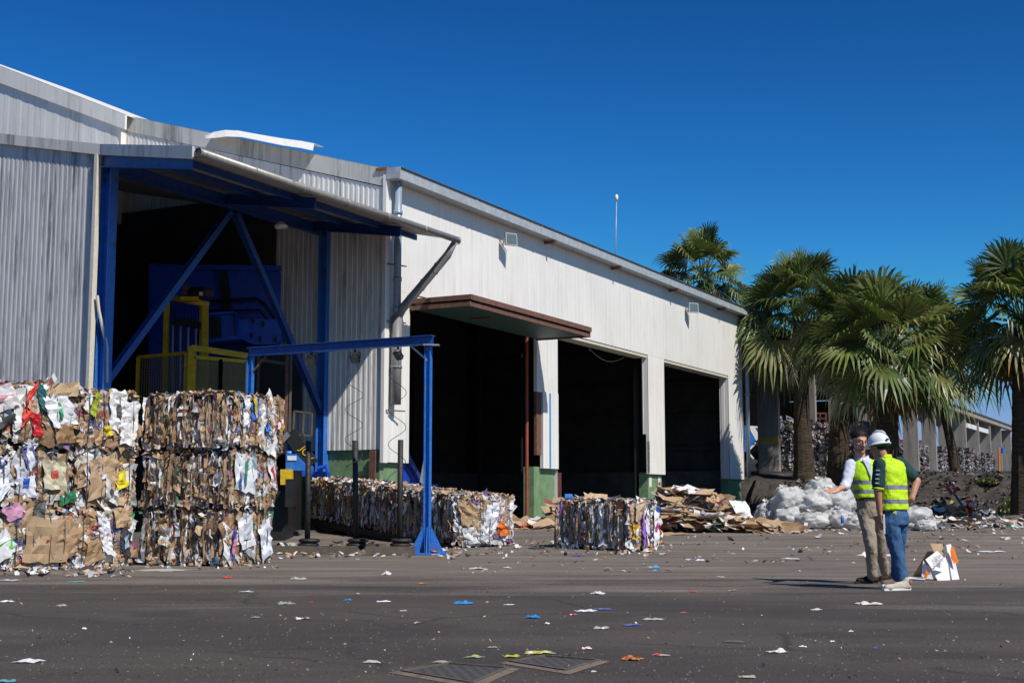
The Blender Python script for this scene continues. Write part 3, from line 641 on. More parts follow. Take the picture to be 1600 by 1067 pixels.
    for k in range(4 if not film else 0):
        y = (-.36 + .24 * k) * W + R.uniform(-.02, .02); d_ = .045
        pts_ = [Vector((-L / 2 - d_, y, .05)), Vector((-L / 2 - d_ - .015, y + .01, H / 2)), Vector((-L / 2 - d_, y, H - .06)), Vector((-L / 2 + .06, y, H + .025)), Vector((0, y, H + .03)), Vector((L / 2 - .06, y, H + .025)), Vector((L / 2 + d_, y, H - .06)), Vector((L / 2 + d_ + .015, y + .01, H / 2)), Vector((L / 2 + d_, y, .05))]
        wr_ = MB(); wr_.tube(pts_, .0065, 5)
        part(root, 'baling_wire', wr_, M['wire'])
    return root
def place(o, p, ang, pitch=0.0, label=None, group=None, roll=0.0):
    o.location = p; o.rotation_euler = (roll, pitch, ang)
    if label: o['label'] = label
    if group: o['group'] = group
    return o
def ang_of(v): return math.atan2(v.y, v.x)
# front stack. the right-hand column shows layered sides, the two left ones show wired ends
BH = .872
dS = Vector((.94, -.34, 0)).normalized(); dE = Vector((.34, .94, 0)).normalized()
cornB = Vector((-4.28, 20.2, 0)); Lb = 1.50; Wb = 1.36
GS = 'paper bales stacked three high at the left'
names_B = ['bottom bale of the stack\'s right column, white crumpled paper bulging from its end', 'middle bale of the stack\'s right column, white label sheets on its end', 'top bale of the stack\'s right column, blue and yellow sheet on its end']
specB = [[(1, -.15, .5, .42, .5, .1, (.78, .77, .80), ((.55, .56, .62), .5, .5)), (1, .42, .35, .35, .6, .3, (.70, .72, .80), None), (1, -.5, .3, .12, .42, -.2, (.12, .10, .45), ((.6, .2, .3), .5, .6))],
         [(1, -.36, .50, .60, .58, .0, (.76, .77, .78), ((.03, .25, .20), .10, .7)), (1, -.52, .52, .07, .52, .0, (.04, .10, .40), None), (1, -.10, .5, .10, .62, .02, (.30, .45, .50), None), (1, .48, .5, .2, .5, .2, (.78, .78, .79), ((.5, .03, .05), .4, .5))],
         [(1, -.45, .58, .16, .5, -.2, (.75, .75, .80), None), (1, -.18, .62, .22, .30, .25, (.02, .10, .50), ((.65, .50, .04), .35, 1.2)), (1, .50, .40, .16, .14, .2, (.5, .03, .06), ((.78, .76, .74), .5, .8)), (1, .2, .35, .14, .12, 0, (.05, .2, .55), None)]]
for k in range(3):
    Lk = Lb + (.0, .06, .12)[k]; Wk = Wb + (0, .02, .10)[k]
    b_ = make_bale(100 + k, Lk, Wk, BH - .035, endmix=[(.42, .52, .04, .02), (.80, .17, .02, .01), (.74, .22, .03, .01)][k], strata=[(.56, .27, .12, .05), (.60, .25, .11, .04), (.66, .21, .10, .03)][k], sides=(1, -1), ends=(1,), specials=specB[k])
    c_ = cornB - dS * (Lb / 2 - (.0, .03, .05)[k]) + dE * (Wk / 2) + Z * (BH * k + .01)
    place(b_, c_, ang_of(dS) + (0, .02, -.015)[k], 0, names_B[k], GS)
dA = Vector((.565, .825, 0)).normalized(); nA = Vector((.825, -.565, 0)).normalized(); cA = Vector((-5.74, 20.52, 0))
labA = {(0, 0): 'bottom bale of the middle column, torn white sheet between brown cards on its end', (0, 1): 'middle bale of the middle column, brown card with bright yellow sheets on its end', (0, 2): 'top bale of the middle column, big white sheet beside brown card on its wired end',
        (1, 0): 'bottom bale of the left column, large smooth brown card filling its end', (1, 1): 'middle bale of the left column, pale yellow and blue packaging squeezed among brown card', (1, 2): 'top bale of the left column, bright red sheet and crumpled white paper on its end',
        (2, 0): 'bottom bale at the photo\'s left edge, cut off by the frame, with bright green stripe', (2, 1): 'middle bale cut off by the left edge of the frame, white and blue scraps', (2, 2): 'top bale cut off by the left edge of the frame, pink and white plastic scraps'}
specA = {(0, 2): [(1, .12, .55, .34, .66, .05, (.80, .79, .77), ((.10, .09, .10), .25, .3)), (1, .34, .38, .30, .68, -.05, (.78, .77, .76), None), (1, -.30, .62, .12, .34, -.4, (.35, .42, .03), None), (1, -.42, .66, .12, .3, -.4, (.78, .78, .76), None), (1, -.05, .25, .14, .16, .5, (.75, .60, .02), None)],
         (0, 1): [(1, -.1, .45, .55, .6, .1, (.48, .33, .20), ((.70, .70, .74), .13, .12)), (1, .22, .40, .26, .26, .4, (.80, .66, .02), None), (1, .05, .22, .26, .30, -.3, (.60, .60, .58), ((.07, .07, .08), .35, .25))],
         (0, 0): [(1, .0, .45, .22, .62, .1, (.76, .75, .80), None), (1, -.15, .25, .40, .34, .2, (.33, .21, .11), None), (1, .30, .72, .3, .3, .2, (.50, .34, .20), None), (1, .38, .35, .18, .4, .1, (.05, .05, .06), ((.30, .45, .60), .5, .5))],
         (1, 2): [(1, -.34, .55, .12, .55, -.15, (.70, .04, .02), ((.75, .40, .25), .4, .2)), (1, -.20, .28, .14, .34, .2, (.55, .015, .02), None), (1, .20, .50, .46, .50, .35, (.78, .78, .80), ((.05, .40, .15), .12, .5)), (1, .30, .18, .36, .30, .1, (.32, .19, .09), None), (1, .25, .80, .5, .22, 0, (.48, .34, .20), None), (1, -.12, .66, .14, .4, .1, (.03, .15, .16), None)],
         (1, 1): [(1, .18, .45, .4, .42, .1, (.60, .55, .38), ((.6, .1, .08), .3, .3)), (1, -.25, .70, .2, .34, .3, (.10, .12, .30), ((.7, .7, .74), .5, 1)), (1, -.3, .34, .34, .4, .1, (.66, .67, .74), ((.03, .13, .5), .3, .3)), (1, .42, .12, .3, .16, .3, (.04, .22, .10), None)],
         (1, 0): [(1, .10, .40, .75, .62, .1, (.42, .29, .17), ((.55, .05, .03), .10, .05)), (1, .40, .38, .4, .5, -.1, (.40, .26, .14), None), (1, -.45, .8, .3, .2, .1, (.60, .30, .45), None), (1, -.05, .82, .18, .26, 0, (.10, .10, .09), None)],
         (2, 0): [(1, .40, .30, .5, .36, .35, (.78, .78, .80), ((.10, .60, .05), 1.0, .35))], (2, 1): [(1, .4, .4, .2, .5, .1, (.75, .75, .82), None), (1, .35, .6, .2, .14, -.5, (.04, .06, .14), None)], (2, 2): [(1, .38, .62, .4, .34, .2, (.72, .68, .68), ((.7, .35, .36), .8, .25)), (1, .42, .30, .34, .12, .45, (.035, .035, .04), None)]}
for j in range(3):
    for k in range(3):
        b_ = make_bale(200 + 10 * j + k, 1.4, 1.08, BH - .035, sides=(1, -1) if j == 0 else (), ends=(1,), specials=specA.get((j, k), ()), endmix=(.60, .34, .03, .03), dens=.9)
        off = [(.0, .0, .06), (.02, -.04, .0), (0, .03, .0)][j][k]
        c_ = cA - dA * (1.10 * j + .54) - nA * (.70 - off) + Z * (BH * k + .01)
        place(b_, c_, ang_of(nA) + [(.0, .03, -.02), (-.03, .02, .03), (0, .02, 0)][j][k], 0, labA[(j, k)], GS)
# lone bale in the yard
c_ = Vector((2.27, 26.07, 0)); s1_ = Vector((-.72, .69, 0)).normalized(); e1_ = Vector((.69, .72, 0)).normalized()
b_ = make_bale(301, 1.97, .90, .95, name='paper_bale', endmix=(.42, .5, .02, .06), strata=(.46, .44, .07, .03), ends=(-1,), mixw=(.5, .3, .08, .12), sides=(1, -1),
  specials=[(-1, .10, .42, .10, .62, -.1, (.28, .12, .50), None), (-1, -.02, .48, .08, .7, .04, (.76, .74, .80), None), (-1, -.30, .45, .16, .7, 0, (.78, .77, .78), ((.50, .05, .35), .3, .2)), (-1, .33, .35, .18, .3, .2, (.70, .40, .03), ((.75, .75, .78), .5, .4)), (-1, -.38, .75, .12, .2, .3, (.03, .08, .5), None), (-1, .2, .75, .3, .36, 0, (.50, .37, .24), None)])
# local -x end faces along e1_: local x axis = direction of the strata face = s1_ ... end normal is perpendicular to e1_
place(b_, c_ + s1_ * .985 + e1_ * .45 + Z * gh(2.3, 27), ang_of(s1_), 0, 'single bale standing alone on the yard, purple and white sheets on its end', 'bales outside the stack')
# chain of bales leaving the press, sloping down a roller frame
c0_, c1_ = Vector((-5.05, 33.2, .62)), Vector((-1.15, 27.2, .10)); dc = (c1_ - c0_); Lc = dc.length / 4; dcn = dc.normalized(); dch = Vector((dcn.x, dcn.y, 0)).normalized(); nc = Vector((dch.y, -dch.x, 0))
nc = nc if nc.x < 0 else -nc        # towards the camera side
labC = ['bale just pushed out of the press at the top of the sloping track', 'second bale down the sloping track, red and white scraps in its layered side', 'third bale down the track behind the tall black poles, big brown cards in its side', 'lowest bale at the track foot behind the gantry post, white paper on its end']
for i in range(4):
    b_ = make_bale(401 + i, Lc - .02, .98, .98, dens=1.0, strata=(.42, .42, .10, .06), sides=(1, -1), ends=(1,), endmix=(.4, .5, .04, .06),
        specials=[(1, -.22, .62, .45, .55, .0, (.44, .30, .17), None), (1, .0, .22, .6, .38, .2, (.76, .76, .80), None), (1, .32, .5, .3, .7, -.2, (.72, .73, .80), None)] if i == 3 else ())
    mid_ = c0_ + dcn * (Lc * (i + .5)) - nc * .49
    place(b_, mid_, ang_of(dch), -math.asin(dcn.z), labC[i], 'bales outside the stack')
b_ = make_bale(409, 1.35, 1.0, .98, dens=1.0, strata=(.28, .48, .14, .10), endmix=(.2, .7, .04, .06), mixw=(.25, .55, .1, .1), ends=(1, -1), specials=[(1, .2, .3, .25, .3, .5, (.65, .15, .02), None)])
place(b_, Vector((-.80, 28.2, .12)), ang_of(Vector((.62, -.78, 0))), 0, 'whitish ragged bale past the track foot with an orange scrap low down', 'bales outside the stack')
# bales stored in the shed behind the frame
for i, (u, v, z) in enumerate([(-6.2, -7.6, .3), (-6.2, -7.6, 1.2), (-6.2, -7.6, 2.1), (-6.1, -7.6, 3.0)]):
    b_ = make_bale(450 + i, 1.4, 1.2, .88, dens=.5, sides=(-1,), ends=(1,))
    place(b_, P(u, v, z), ang_of(N), 0, ['lowest', 'second', 'third', 'top'][i] + ' bale of the dark pile inside the shed behind the blue brace', 'bales piled inside the shed')

# far grey bales of mixed plastic under the concrete frame
def film_bale(seed, col_k):
    R = random.Random(seed); root = thing('plastic_bale', None, 'bale'); q = MB(); L_, W_b, H_ = 1.15, 1.3, 1.12
    q.box((0, 0, H_ / 2), L_ * .95, W_b * .95, H_ * .95, col=(.12, .12, .12))
    for f_ in range(4):
        for i in range(90):
            if f_ == 0: c_ = Vector((R.uniform(-.5, .5) * L_, -W_b / 2, R.uniform(.02, .98) * H_)); nn = -Y0; Xa = X0
            elif f_ == 1: c_ = Vector((L_ / 2, R.uniform(-.5, .5) * W_b, R.uniform(.02, .98) * H_)); nn = X0; Xa = Y0
            elif f_ == 2: c_ = Vector((R.uniform(-.5, .5) * L_, R.uniform(-.5, .5) * W_b, H_)); nn = Z; Xa = X0
            else: c_ = Vector((-L_ / 2, R.uniform(-.5, .5) * W_b, R.uniform(.02, .98) * H_)); nn = -X0; Xa = Y0
            Ya = nn.cross(Xa); an = R.uniform(0, 3.1); Xb = Xa * math.cos(an) + Ya * math.sin(an); n2 = (nn + Xa * R.uniform(-.7, .7) + Ya * R.uniform(-.7, .7)).normalized(); Yb = n2.cross(Xb).normalized()
            cc = R.choice([(.62, .60, .60), (.42, .40, .41), (.24, .23, .24), (.10, .10, .11), (.50, .47, .46), (.33, .26, .22), (.22, .26, .34), (.35, .20, .20)])
            panel(q, c_ + nn * R.uniform(0, .05), Xb, Yb, n2, R.uniform(.08, .26), R.uniform(.06, .2), tuple(k * col_k for k in cc), R, .05, 2, .4, 0)
    part(root, 'packed_core', q, M['scrap']); return root
fb = [film_bale(500, .72), film_bale(501, .92), film_bale(502, .55), film_bale(503, .8)]; used = set(); fcount = 0
def put_film(p, ang, label, group):
    global fcount
    k = (fcount * 7 + fcount // 3) % 4; fcount += 1
    o = fb[k] if k not in used else copy_tree(fb[k]); used.add(k)
    place(o, p, ang, 0, label, group); return o
ordn = ['first', 'second', 'third', 'fourth', 'fifth', 'sixth', 'seventh', 'eighth', 'ninth', 'tenth']
# left run: behind the first columns (u 34..), lies along N direction seen between columns
for i, px in enumerate([1224, 1243, 1262, 1281, 1300, 1319, 1338, 1357]):
    for r_ in range(2):
        q = onplane(px, 735, P(34.2, 0), D); q.z = .92 + .0225 * q.y + r_ * 1.13
        put_film(q + D * random.uniform(-.1, .1), ang_of(N) + random.uniform(-.05, .05), f'{ordn[i]} bale from the left, {"lower" if r_ == 0 else "upper"} grey row under the concrete roof', 'grey plastic bales behind the concrete columns')
for i, px in enumerate([1410, 1424.5, 1439, 1453.5, 1468, 1482.5, 1497]):
    for r_ in range(2):
        q = onplane(px, 739, P(66 + i * 2.2, 0), D); 
        q.z = CAMH + (787 - 742) / F_PX * q.y + r_ * .98
        o = put_film(q, ang_of(D) + random.uniform(-.05, .05), f'{ordn[i]} mottled bale from the left, {["lower", "upper"][r_]} row of the far stack', 'mottled bales in the far stack'); o.scale = (1.5, 1.5, .86)
for i, px in enumerate([1513, 1523, 1533]):
    for r_ in range(2):
        q = onplane(px, 739, P(84 + i * 2, 0), D); q.z = CAMH + (787 - 740) / F_PX * q.y + r_ * .8
        o = put_film(q, ang_of(D), f'{["nearest", "middle", "farthest"][i]} {["lower", "upper"][r_]} bale of the low pile right of the far stack', 'bales of the low pile'); o.scale = (1.5, 1.2, .70)

# ================================================================== BALER PRESS inside the shed
bp = thing('baling_press', 'big blue baling press with yellow guard frame inside the dark shed', 'machine', P(-3.6, -4.5, .3))
def XP(px, py, Yd): d = ray(px, py); return O + d * (Yd / d.y)
def plate(poly, Yd, th, col_name, nm, root=bp, sm=False, tilt=0):
    q = MB(); q.prism([XP(x, y, Yd + tilt * (x - poly[0][0])) for x, y in poly], Vector((0, th, 0))); return part(root, nm, q, M[col_name], sm)
plate([(232, 412), (300, 414), (304, 640), (232, 640)], 33.2, 2.2, 'bluem', 'hopper_wall')
plate([(300, 420), (345, 420), (438, 424), (455, 470), (468, 520), (462, 640), (300, 640)], 33.6, .25, 'bluem', 'hopper')
q = MB(); q.beam(XP(298, 418, 33.4), XP(440, 419, 33.4), .12, .12); part(bp, 'hopper_rim', q, M['bluem'])
q = MB(); q.beam(XP(349, 424, 33.45), XP(356, 485, 33.45), .18, .12, up=Y0); part(bp, 'hopper_rib', q, M['darks'])
q = MB(); q.tube([XP(328, 470, 33.3), XP(360, 469, 33.3), XP(400, 467, 33.3), XP(412, 474, 33.3), XP(452, 528, 33.3)], .045, 8); part(bp, 'hydraulic_hose', q, M['darks'], True)
q = MB(); q.tube([XP(328, 486, 33.3), XP(405, 484, 33.3), XP(444, 532, 33.3)], .03, 8); part(bp, 'hydraulic_hose', q, M['darks'], True)
plate([(325, 488), (366, 486), (372, 532), (326, 535)], 32.7, .5, 'bluem', 'control_cabinet')
plate([(328, 496), (344, 495), (346, 528), (330, 529)], 32.62, .05, 'darks', 'cabinet_grille')
q = MB(); q.beam(XP(326, 533, 32.6), XP(374, 527, 32.6), .10, .08); q.beam(XP(326, 491, 32.6), XP(366, 488, 32.6), .10, .06); part(bp, 'cabinet_edge', q, M['bluem'])
plate([(372, 500), (436, 498), (440, 530), (432, 538), (395, 538), (372, 528)], 32.9, .3, 'bluem', 'side_plate')
for (x, y) in ((395, 501), (411, 506), (393, 524), (406, 529), (430, 530)):
    q = MB(); q.beam(XP(x, y - 4, 32.85), XP(x, y + 4, 32.85), .05, .05, up=Y0); part(bp, 'bolt_slot', q, M['darks'])
q = MB()
for i in range(9): q.box(XP(365 + i * .4, 490 + i * 4.6, 32.6), .05, .05, .045)
part(bp, 'chain_drive', q, M['darks'])
plate([(330, 560), (395, 540), (470, 545), (470, 640), (330, 640)], 33.0, .3, 'darks', 'lower_body')
# yellow lifting frame
q = MB(); q.beam(XP(261, 464, 32), XP(257, 640, 32), .12, .12, up=Y0); part(bp, 'guard_post', q, M['yellow'])
q = MB(); q.beam(XP(321, 478, 32), XP(320, 640, 32), .13, .12, up=Y0); part(bp, 'guard_post', q, M['yellow'])
q = MB(); q.beam(XP(315, 478, 32.3), XP(314, 640, 32.3), .08, .1, up=Y0); part(bp, 'guard_post', q, M['yellow'])
q = MB(); q.tube([XP(262, 464, 32), XP(326, 476, 32)], .075, 10); part(bp, 'guard_top_tube', q, M['yellow'], True)
q = MB(); q.box(XP(298, 468, 31.9), .42, .35, .10); part(bp, 'motor_plate', q, M['yellow'])
q = MB(); q.lathe(XP(308, 458, 31.9), [(0, -.18), (.13, -.18), (.15, -.1), (.15, .12), (.11, .2), (0, .2)], 14, ax=(Y0, Z, X0)); 
for i in range(8): a_ = i * math.pi / 4; q.box(XP(308, 458, 31.9) + Y0 * .15 * math.cos(a_) + Z * .15 * math.sin(a_), .3, .02, .02)
mt = part(bp, 'motor', q, M['darks'], True); q = MB(); q.box(XP(314, 459, 31.7), .09, .02, .09); part(mt, 'nameplate', q, M['whitep'])
q = MB(); q.lathe(XP(324, 458, 31.9), [(0, -.1), (.09, -.1), (.09, .12), (0, .12)], 12, ax=(Y0, Z, X0)); part(bp, 'motor_end', q, M['rust'])
q = MB(); q.box(XP(294, 455, 31.9), .2, .2, .22); part(bp, 'gearbox', q, M['rust'])
q = MB(); q.prism([XP(269, 495, 31.9), XP(312, 502, 31.9), XP(312, 513, 31.9), XP(269, 507, 31.9)], Y0 * .12); part(bp, 'ram_crossbar', q, M['darks'])
for (x, ya) in ((270, 508), (282, 509), (294, 511), (306, 513)):
    q = MB(); q.tube([XP(x, ya, 31.95), XP(x - 1.5, 640, 31.95)], .028, 8); part(bp, 'steel_rod', q, mat('polished_rod', .25, .9)[0] if False else M['galv'], True)
for (x, ya) in ((289, 476), (300, 478)):
    q = MB(); q.tube([XP(x, ya, 31.9), XP(x, ya + 24, 31.9)], .02, 6); part(bp, 'lift_chain', q, M['darks'])
# mesh guard panels
m_, n_, l_, b_b = mat('guard_mesh', .5, .2); b_b.inputs['Base Color'].default_value = (.26, .20, .10, 1); M['meshg'] = m_
def guard(x0, x1, yt0, yt1, Yd0, Yd1, sub=1, fr=.07):
    for k in range(sub):
        a0 = k / sub; a1 = (k + 1) / sub
        def at(t, y): return XP(x0 + (x1 - x0) * t, y, Yd0 + (Yd1 - Yd0) * t)
        tl, tr = at(a0, yt0 + (yt1 - yt0) * a0), at(a1, yt0 + (yt1 - yt0) * a1); bl, br = Vector((tl.x, tl.y, 2.3)), Vector((tr.x, tr.y, 2.3))
        q = MB(); 
        for a_, b2 in ((tl, tr), (bl, br), (tl, bl), (tr, br)): q.beam(a_, b2, fr, fr, up=Y0 if abs((a_ - b2).z) > .5 else Z)
        f_ = part(bp, 'guard_frame', q, M['yellow'])
        q = MB(); nb = 22
        for i in range(1, nb * 1):
            t = i / nb; q.beam(tl.lerp(tr, t), bl.lerp(br, t), .018, .010, up=Y0)
        for i in range(1, 30): t = i / 30; q.beam(tl.lerp(bl, t), tr.lerp(br, t), .010, .010)
        part(f_, 'wire_mesh', q, M['meshg'])
guard(216, 296, 558, 551, 31.2, 30.7); guard(304, 387, 558, 565, 30.6, 30.6, 2, .08)
q = MB(); q.beam(XP(300, 543, 30.6), XP(386, 556, 30.6), .1, .13); part(bp, 'guard_rail', q, M['yellow'])
q = MB(); q.beam(XP(300, 541, 30.6), Vector((XP(300, 541, 30.6).x, 30.6, 2.2)), .14, .14, up=Y0); part(bp, 'guard_post', q, M['yellow'])
q = MB(); q.beam(XP(293, 551, 30.7), Vector((XP(293, 551, 30.7).x, 30.7, 2.2)), .12, .12, up=Y0); part(bp, 'guard_post', q, M['yellow'])
q = MB(); q.box((-6.9, 31.6, 1.2), 3.6, 2.4, 2.2); part(bp, 'platform', q, M['darks'])
# steel trestle by the outlet
q = MB()
for x in (404, 455): q.beam(XP(x, 552, 31), Vector((XP(x, 552, 31).x, 31, .5)), .05, .05, up=Y0)
q.tube([XP(407, 562, 31), XP(450, 569, 31)], .04, 8); q.beam(XP(404, 551, 31), XP(456, 549, 31), .05, .05)
part(bp, 'trestle', q, M['wood'])
q = MB(); q.beam(XP(449, 556, 31), Vector((XP(449, 556, 31).x, 31, .5)), .07, .05, up=Y0); part(bp, 'trestle_leg', q, M['rust'])
q = MB()
for a_, b2 in (((460, 642), (488, 646)), ((460, 642), (458, 678)), ((488, 646), (487, 681)), ((458, 678), (487, 681)), ((475, 644), (473, 680))): q.beam(XP(*a_, 31.5), XP(*b2, 31.5), .035, .035, up=Y0)
part(bp, 'access_rail', q, M['wood'])
# outlet head: bright blue block in the sun with toggle arms
YO = 30.4
q = MB(); q.prism([XP(431, 735, YO), XP(480, 735, YO), XP(480, 728, YO), XP(464, 712, YO), XP(462, 709, YO), XP(441, 709, YO), XP(431, 716, YO)], Y0 * 1.0); hd = part(bp, 'outlet_head', q, M['blueb'])
q = MB(); q.lathe(XP(450, 709, YO + .4), [(.26, 0), (.26, .06), (.12, .06), (.12, .20), (.22, .20), (.22, .30), (.14, .30), (.14, .42), (0, .42)], 16); part(hd, 'hinge_boss', q, M['blueb'], True)
q = MB(); q.prism([XP(449, 712, YO - .02), XP(463, 712, YO - .02), XP(463, 719, YO - .02), XP(449, 719, YO - .02)], Y0 * .02); part(hd, 'nameplate', q, M['whitep'])
q = MB(); q.beam(XP(452, 676, YO + .2), XP(488, 726, YO + .2), .30, .14, up=Y0); ar = part(bp, 'toggle_arm', q, M['darks'])
q = MB(); q.beam(XP(452, 678, YO + .2), XP(420, 712, YO + .2), .12, .22, up=Y0); part(bp, 'toggle_arm', q, M['pipeg'])
q = MB(); q.prism([XP(438, 733, YO - .25), XP(455, 733, YO - .25), XP(455, 757, YO - .25), XP(438, 757, YO - .25)], Y0 * .3); part(bp, 'outlet_bracket', q, M['yellow'])
q = MB(); q.prism([XP(472, 735, YO - .1), XP(512, 737, YO - .1), XP(512, 744, YO - .1), XP(472, 744, YO - .1)], Y0 * .5); q.tube([XP(495, 732, YO - .2), XP(510, 728, YO - .2), XP(512, 738, YO - .2)], .05, 8); part(bp, 'hydraulic_valve', q, M['bluem'])
q = MB(); q.box((XP(430, 812, 29.6)) + Vector((-.1, .6, 0)), .62, 1.2, 1.25); q.box(XP(455, 770, 29.5), .18, .5, .6, mi=1); part(bp, 'outlet_base', q, [M['darks'], M['darks']])
tx = bpy.data.curves.new('arm_lettering', 'FONT'); tx.body = 'JOV'; tx.size = .22; tx.extrude = .003; tx.materials.append(M['yellow'])
to_ = bpy.data.objects.new('lettering_tmp', tx); COL.objects.link(to_); dgp = bpy.context.evaluated_depsgraph_get(); me_ = bpy.data.meshes.new_from_object(to_.evaluated_get(dgp)); me_.materials.clear(); me_.materials.append(M['yellow']); bpy.data.objects.remove(to_); to = bpy.data.objects.new('arm_lettering', me_); COL.objects.link(to); to.parent = ar
pT = XP(467.5, 701.5, YO + .11) - ORG[bp.name]; a2_ = XP(486, 722, YO) - XP(452, 676, YO)
to.location = pT; to.rotation_euler = (math.pi / 2, -math.atan2(a2_.z, a2_.x), 0)
# sloping roller track
tr_ = thing('roller_track', 'dark sloping steel track carrying the chain of bales down to the yard', 'conveyor', (c0_.x, c0_.y, 0))
for s_, nm in ((-.08, 0), (-.95, 1)):
    q = MB(); q.hbeam(c0_ - nc * -s_ * -1 * 0 + nc * (-.0 if nm else .03) - nc * (1.0 if nm else 0) - Z * .10, c1_ + nc * (.03 if not nm else -1.0) - Z * .08, .08, .16); part(tr_, 'side_rail', q, M['darks'])
for i in range(16):
    t = (i + .5) / 16; a_ = c0_.lerp(c1_, t); q = MB(); q.tube([a_ - Z * .055, a_ - nc * .98 - Z * .055], .05, 8); part(tr_, 'roller', q, M['darks'], True)
for t in (.08, .35, .62):
    for s_ in (.03, -.98):
        a_ = c0_.lerp(c1_, t) + nc * s_; q = MB(); q.beam(a_ - Z * .15, Vector((a_.x, a_.y, gh(a_.x, a_.y))), .12, .12, up=Y0); part(tr_, 'leg', q, M['darks'])
q = MB(); q.box(c0_.lerp(c1_, .12) - nc * .45 - Z * .28 + Z * 0, .95, 1.6, .3, (nc, dch, Z)); part(tr_, 'drive_box', q, M['darks'])

# ================================================================== GANTRY with lamps
zt = 3.93; pR = onz(667, 866, 0); topR = Vector((pR.x, pR.y, zt + .05)); topL = onz(392, 550, zt - .02); 
ga = thing('blue_gantry', 'blue steel gantry over the bale track with three black lamps hanging from its beam', 'gantry', (pR.x, pR.y, 0))
dg = (topR - topL).normalized()
q = MB(); q.hbeam(topL - dg * .05, topR + dg * .1, .17, .17); part(ga, 'crossbeam', q, M['blue'])
q = MB(); q.hbeam(Vector((pR.x, pR.y, .02)), topR - Z * .10, .10, .12, up=dg); part(ga, 'post', q, M['blueb'])
q = MB(); q.hbeam(Vector((topL.x, topL.y, .02)), topL - Z * .10, .10, .12, up=dg); part(ga, 'post', q, M['blueb'])
for s_ in (-1, 1):
    q = MB(); bx_ = X0 * s_; q.prism([pR + bx_ * .06 + Y0 * -.02 + Z * .03, pR + bx_ * .33 + Y0 * -.02 + Z * .03, pR + bx_ * .30 + Y0 * -.02 + Z * .07, pR + bx_ * .07 + Y0 * -.02 + Z * .52], Y0 * .014); part(ga, 'gusset', q, M['blueb'])
    q = MB(); q.prism([pR + Y0 * s_ * .08 + Z * .03, pR + Y0 * s_ * .30 + Z * .03, pR + Y0 * s_ * .07 + Z * .5], X0 * .014); part(ga, 'gusset', q, M['blueb'])
q = MB(); q.box(pR + Z * .02, .72, .62, .03); part(ga, 'base_plate', q, M['blueb'])
q = MB(); q.beam(topR - dg * .35 - Z * .1, topR - Z * .40, .03, .03); part(ga, 'corner_brace', q, M['galv'])
q = MB(); q.beam(topL + dg * .35 - Z * .1, topL - Z * .45, .03, .03); part(ga, 'corner_brace', q, M['rust'])
q = MB(); q.box(topR + dg * .06 - Z * .10, .30, .22, .015); part(ga, 'cap_plate', q, M['galv'])
for k_, px in enumerate((487, 555, 622)):
    a_ = onplane(px, 540, topL, dg.cross(Z)); t = (a_ - topL).dot(dg); a_ = topL + dg * t - Z * .09
    yw = (.5, .2, .9)[k_]; X_ = Vector((math.cos(yw), -math.sin(yw), 0)); Yd_ = Z.cross(X_)
    fw = (Yd_ * -1 * .8 - Z * .6).normalized(); up_ = X_.cross(fw)
    q = MB(); c_ = a_ - Z * .17; q.box(c_, .17, .17, .05, (X_, up_, fw)); 
    for i in range(5): q.box(c_ - fw * .045 + X_ * (-.06 + .03 * i), .008, .14, .05, (X_, up_, fw))
    q.beam(a_, a_ - Z * .05, .03, .03); q.beam(a_ - Z * .05 - X_ * .10, a_ - Z * .05 + X_ * .10, .02, .01); 
    for s_ in (-1, 1): q.beam(a_ - Z * .05 + X_ * .10 * s_, c_ + X_ * .10 * s_, .02, .01, up=Y0)
    lm = part(ga, 'hanging_lamp', q, M['black']); q = MB(); q.box(c_ + fw * .03, .14, .14, .006, (X_, up_, fw)); part(lm, 'lamp_glass', q, M['glass'])
    if k_ > 0:
        q = MB(); R = random.Random(k_); L_ = 2.3 if k_ == 2 else 2.0
        q.tube([c_ - Z * (.08 + L_ * i / 40) + X0 * (.16 * math.sin(i * .55 + k_) * min(1, i / 6)) + Y0 * (.10 * math.cos(i * .55)) for i in range(41)], .006, 5); part(lm, 'coiled_cable', q, M['black'], True)
# tall black poles in flattened tyres
for i, (px, lab) in enumerate(((480, 'black pole standing in stacked tyres nearest the paper stack'), (556, 'middle black pole standing in stacked old tyres before the track'), (624, 'black pole in tyres next to the blue gantry post'))):
    b_p = onz(px, 861, 0); t_ = thing('tyre_pole', lab, 'pole', (b_p.x, b_p.y, 0), 'black poles standing in old tyres')
    tp = onplane(px + (2, -1, 2)[i], (689, 688, 687)[i], b_p, Y0)
    q = MB(); q.tube([b_p + Z * .05, tp], .055, 10); part(t_, 'pole', q, M['black'], True)
    for k in range(3):
        q = MB(); q.lathe(b_p + Z * (.085 * k) + X0 * .02 * k, [(.08, .02), (.17, .0), (.205, .02), (.215, .04), (.205, .06), (.17, .08), (.08, .06), (.08, .02)], 24); part(t_, 'tyre', q, M['black'], True)
for i, (px, py, ln, an, lab) in enumerate([(470, 866, 1.5, .05, 'long dark timber lying by the first tyre pole'), (516, 866, 1.0, -.06, 'dark timber lying between the first and middle tyre poles'), (610, 867, .9, .05, 'timber block on the ground left of the gantry foot'), (588, 862, .5, 1.2, 'short timber lying end-on by the middle tyre pole')]):
    q = MB(); a_ = onz(px, py, .0); dr = Vector((math.cos(an), math.sin(an), 0)); q.beam(a_ - dr * ln / 2 + Z * .08, a_ + dr * ln / 2 + Z * .08, .18, .15)
    tag(q.build('timber_block', M['wood'], org=a_), lab, 'timber', 'timbers lying under the tyre poles')
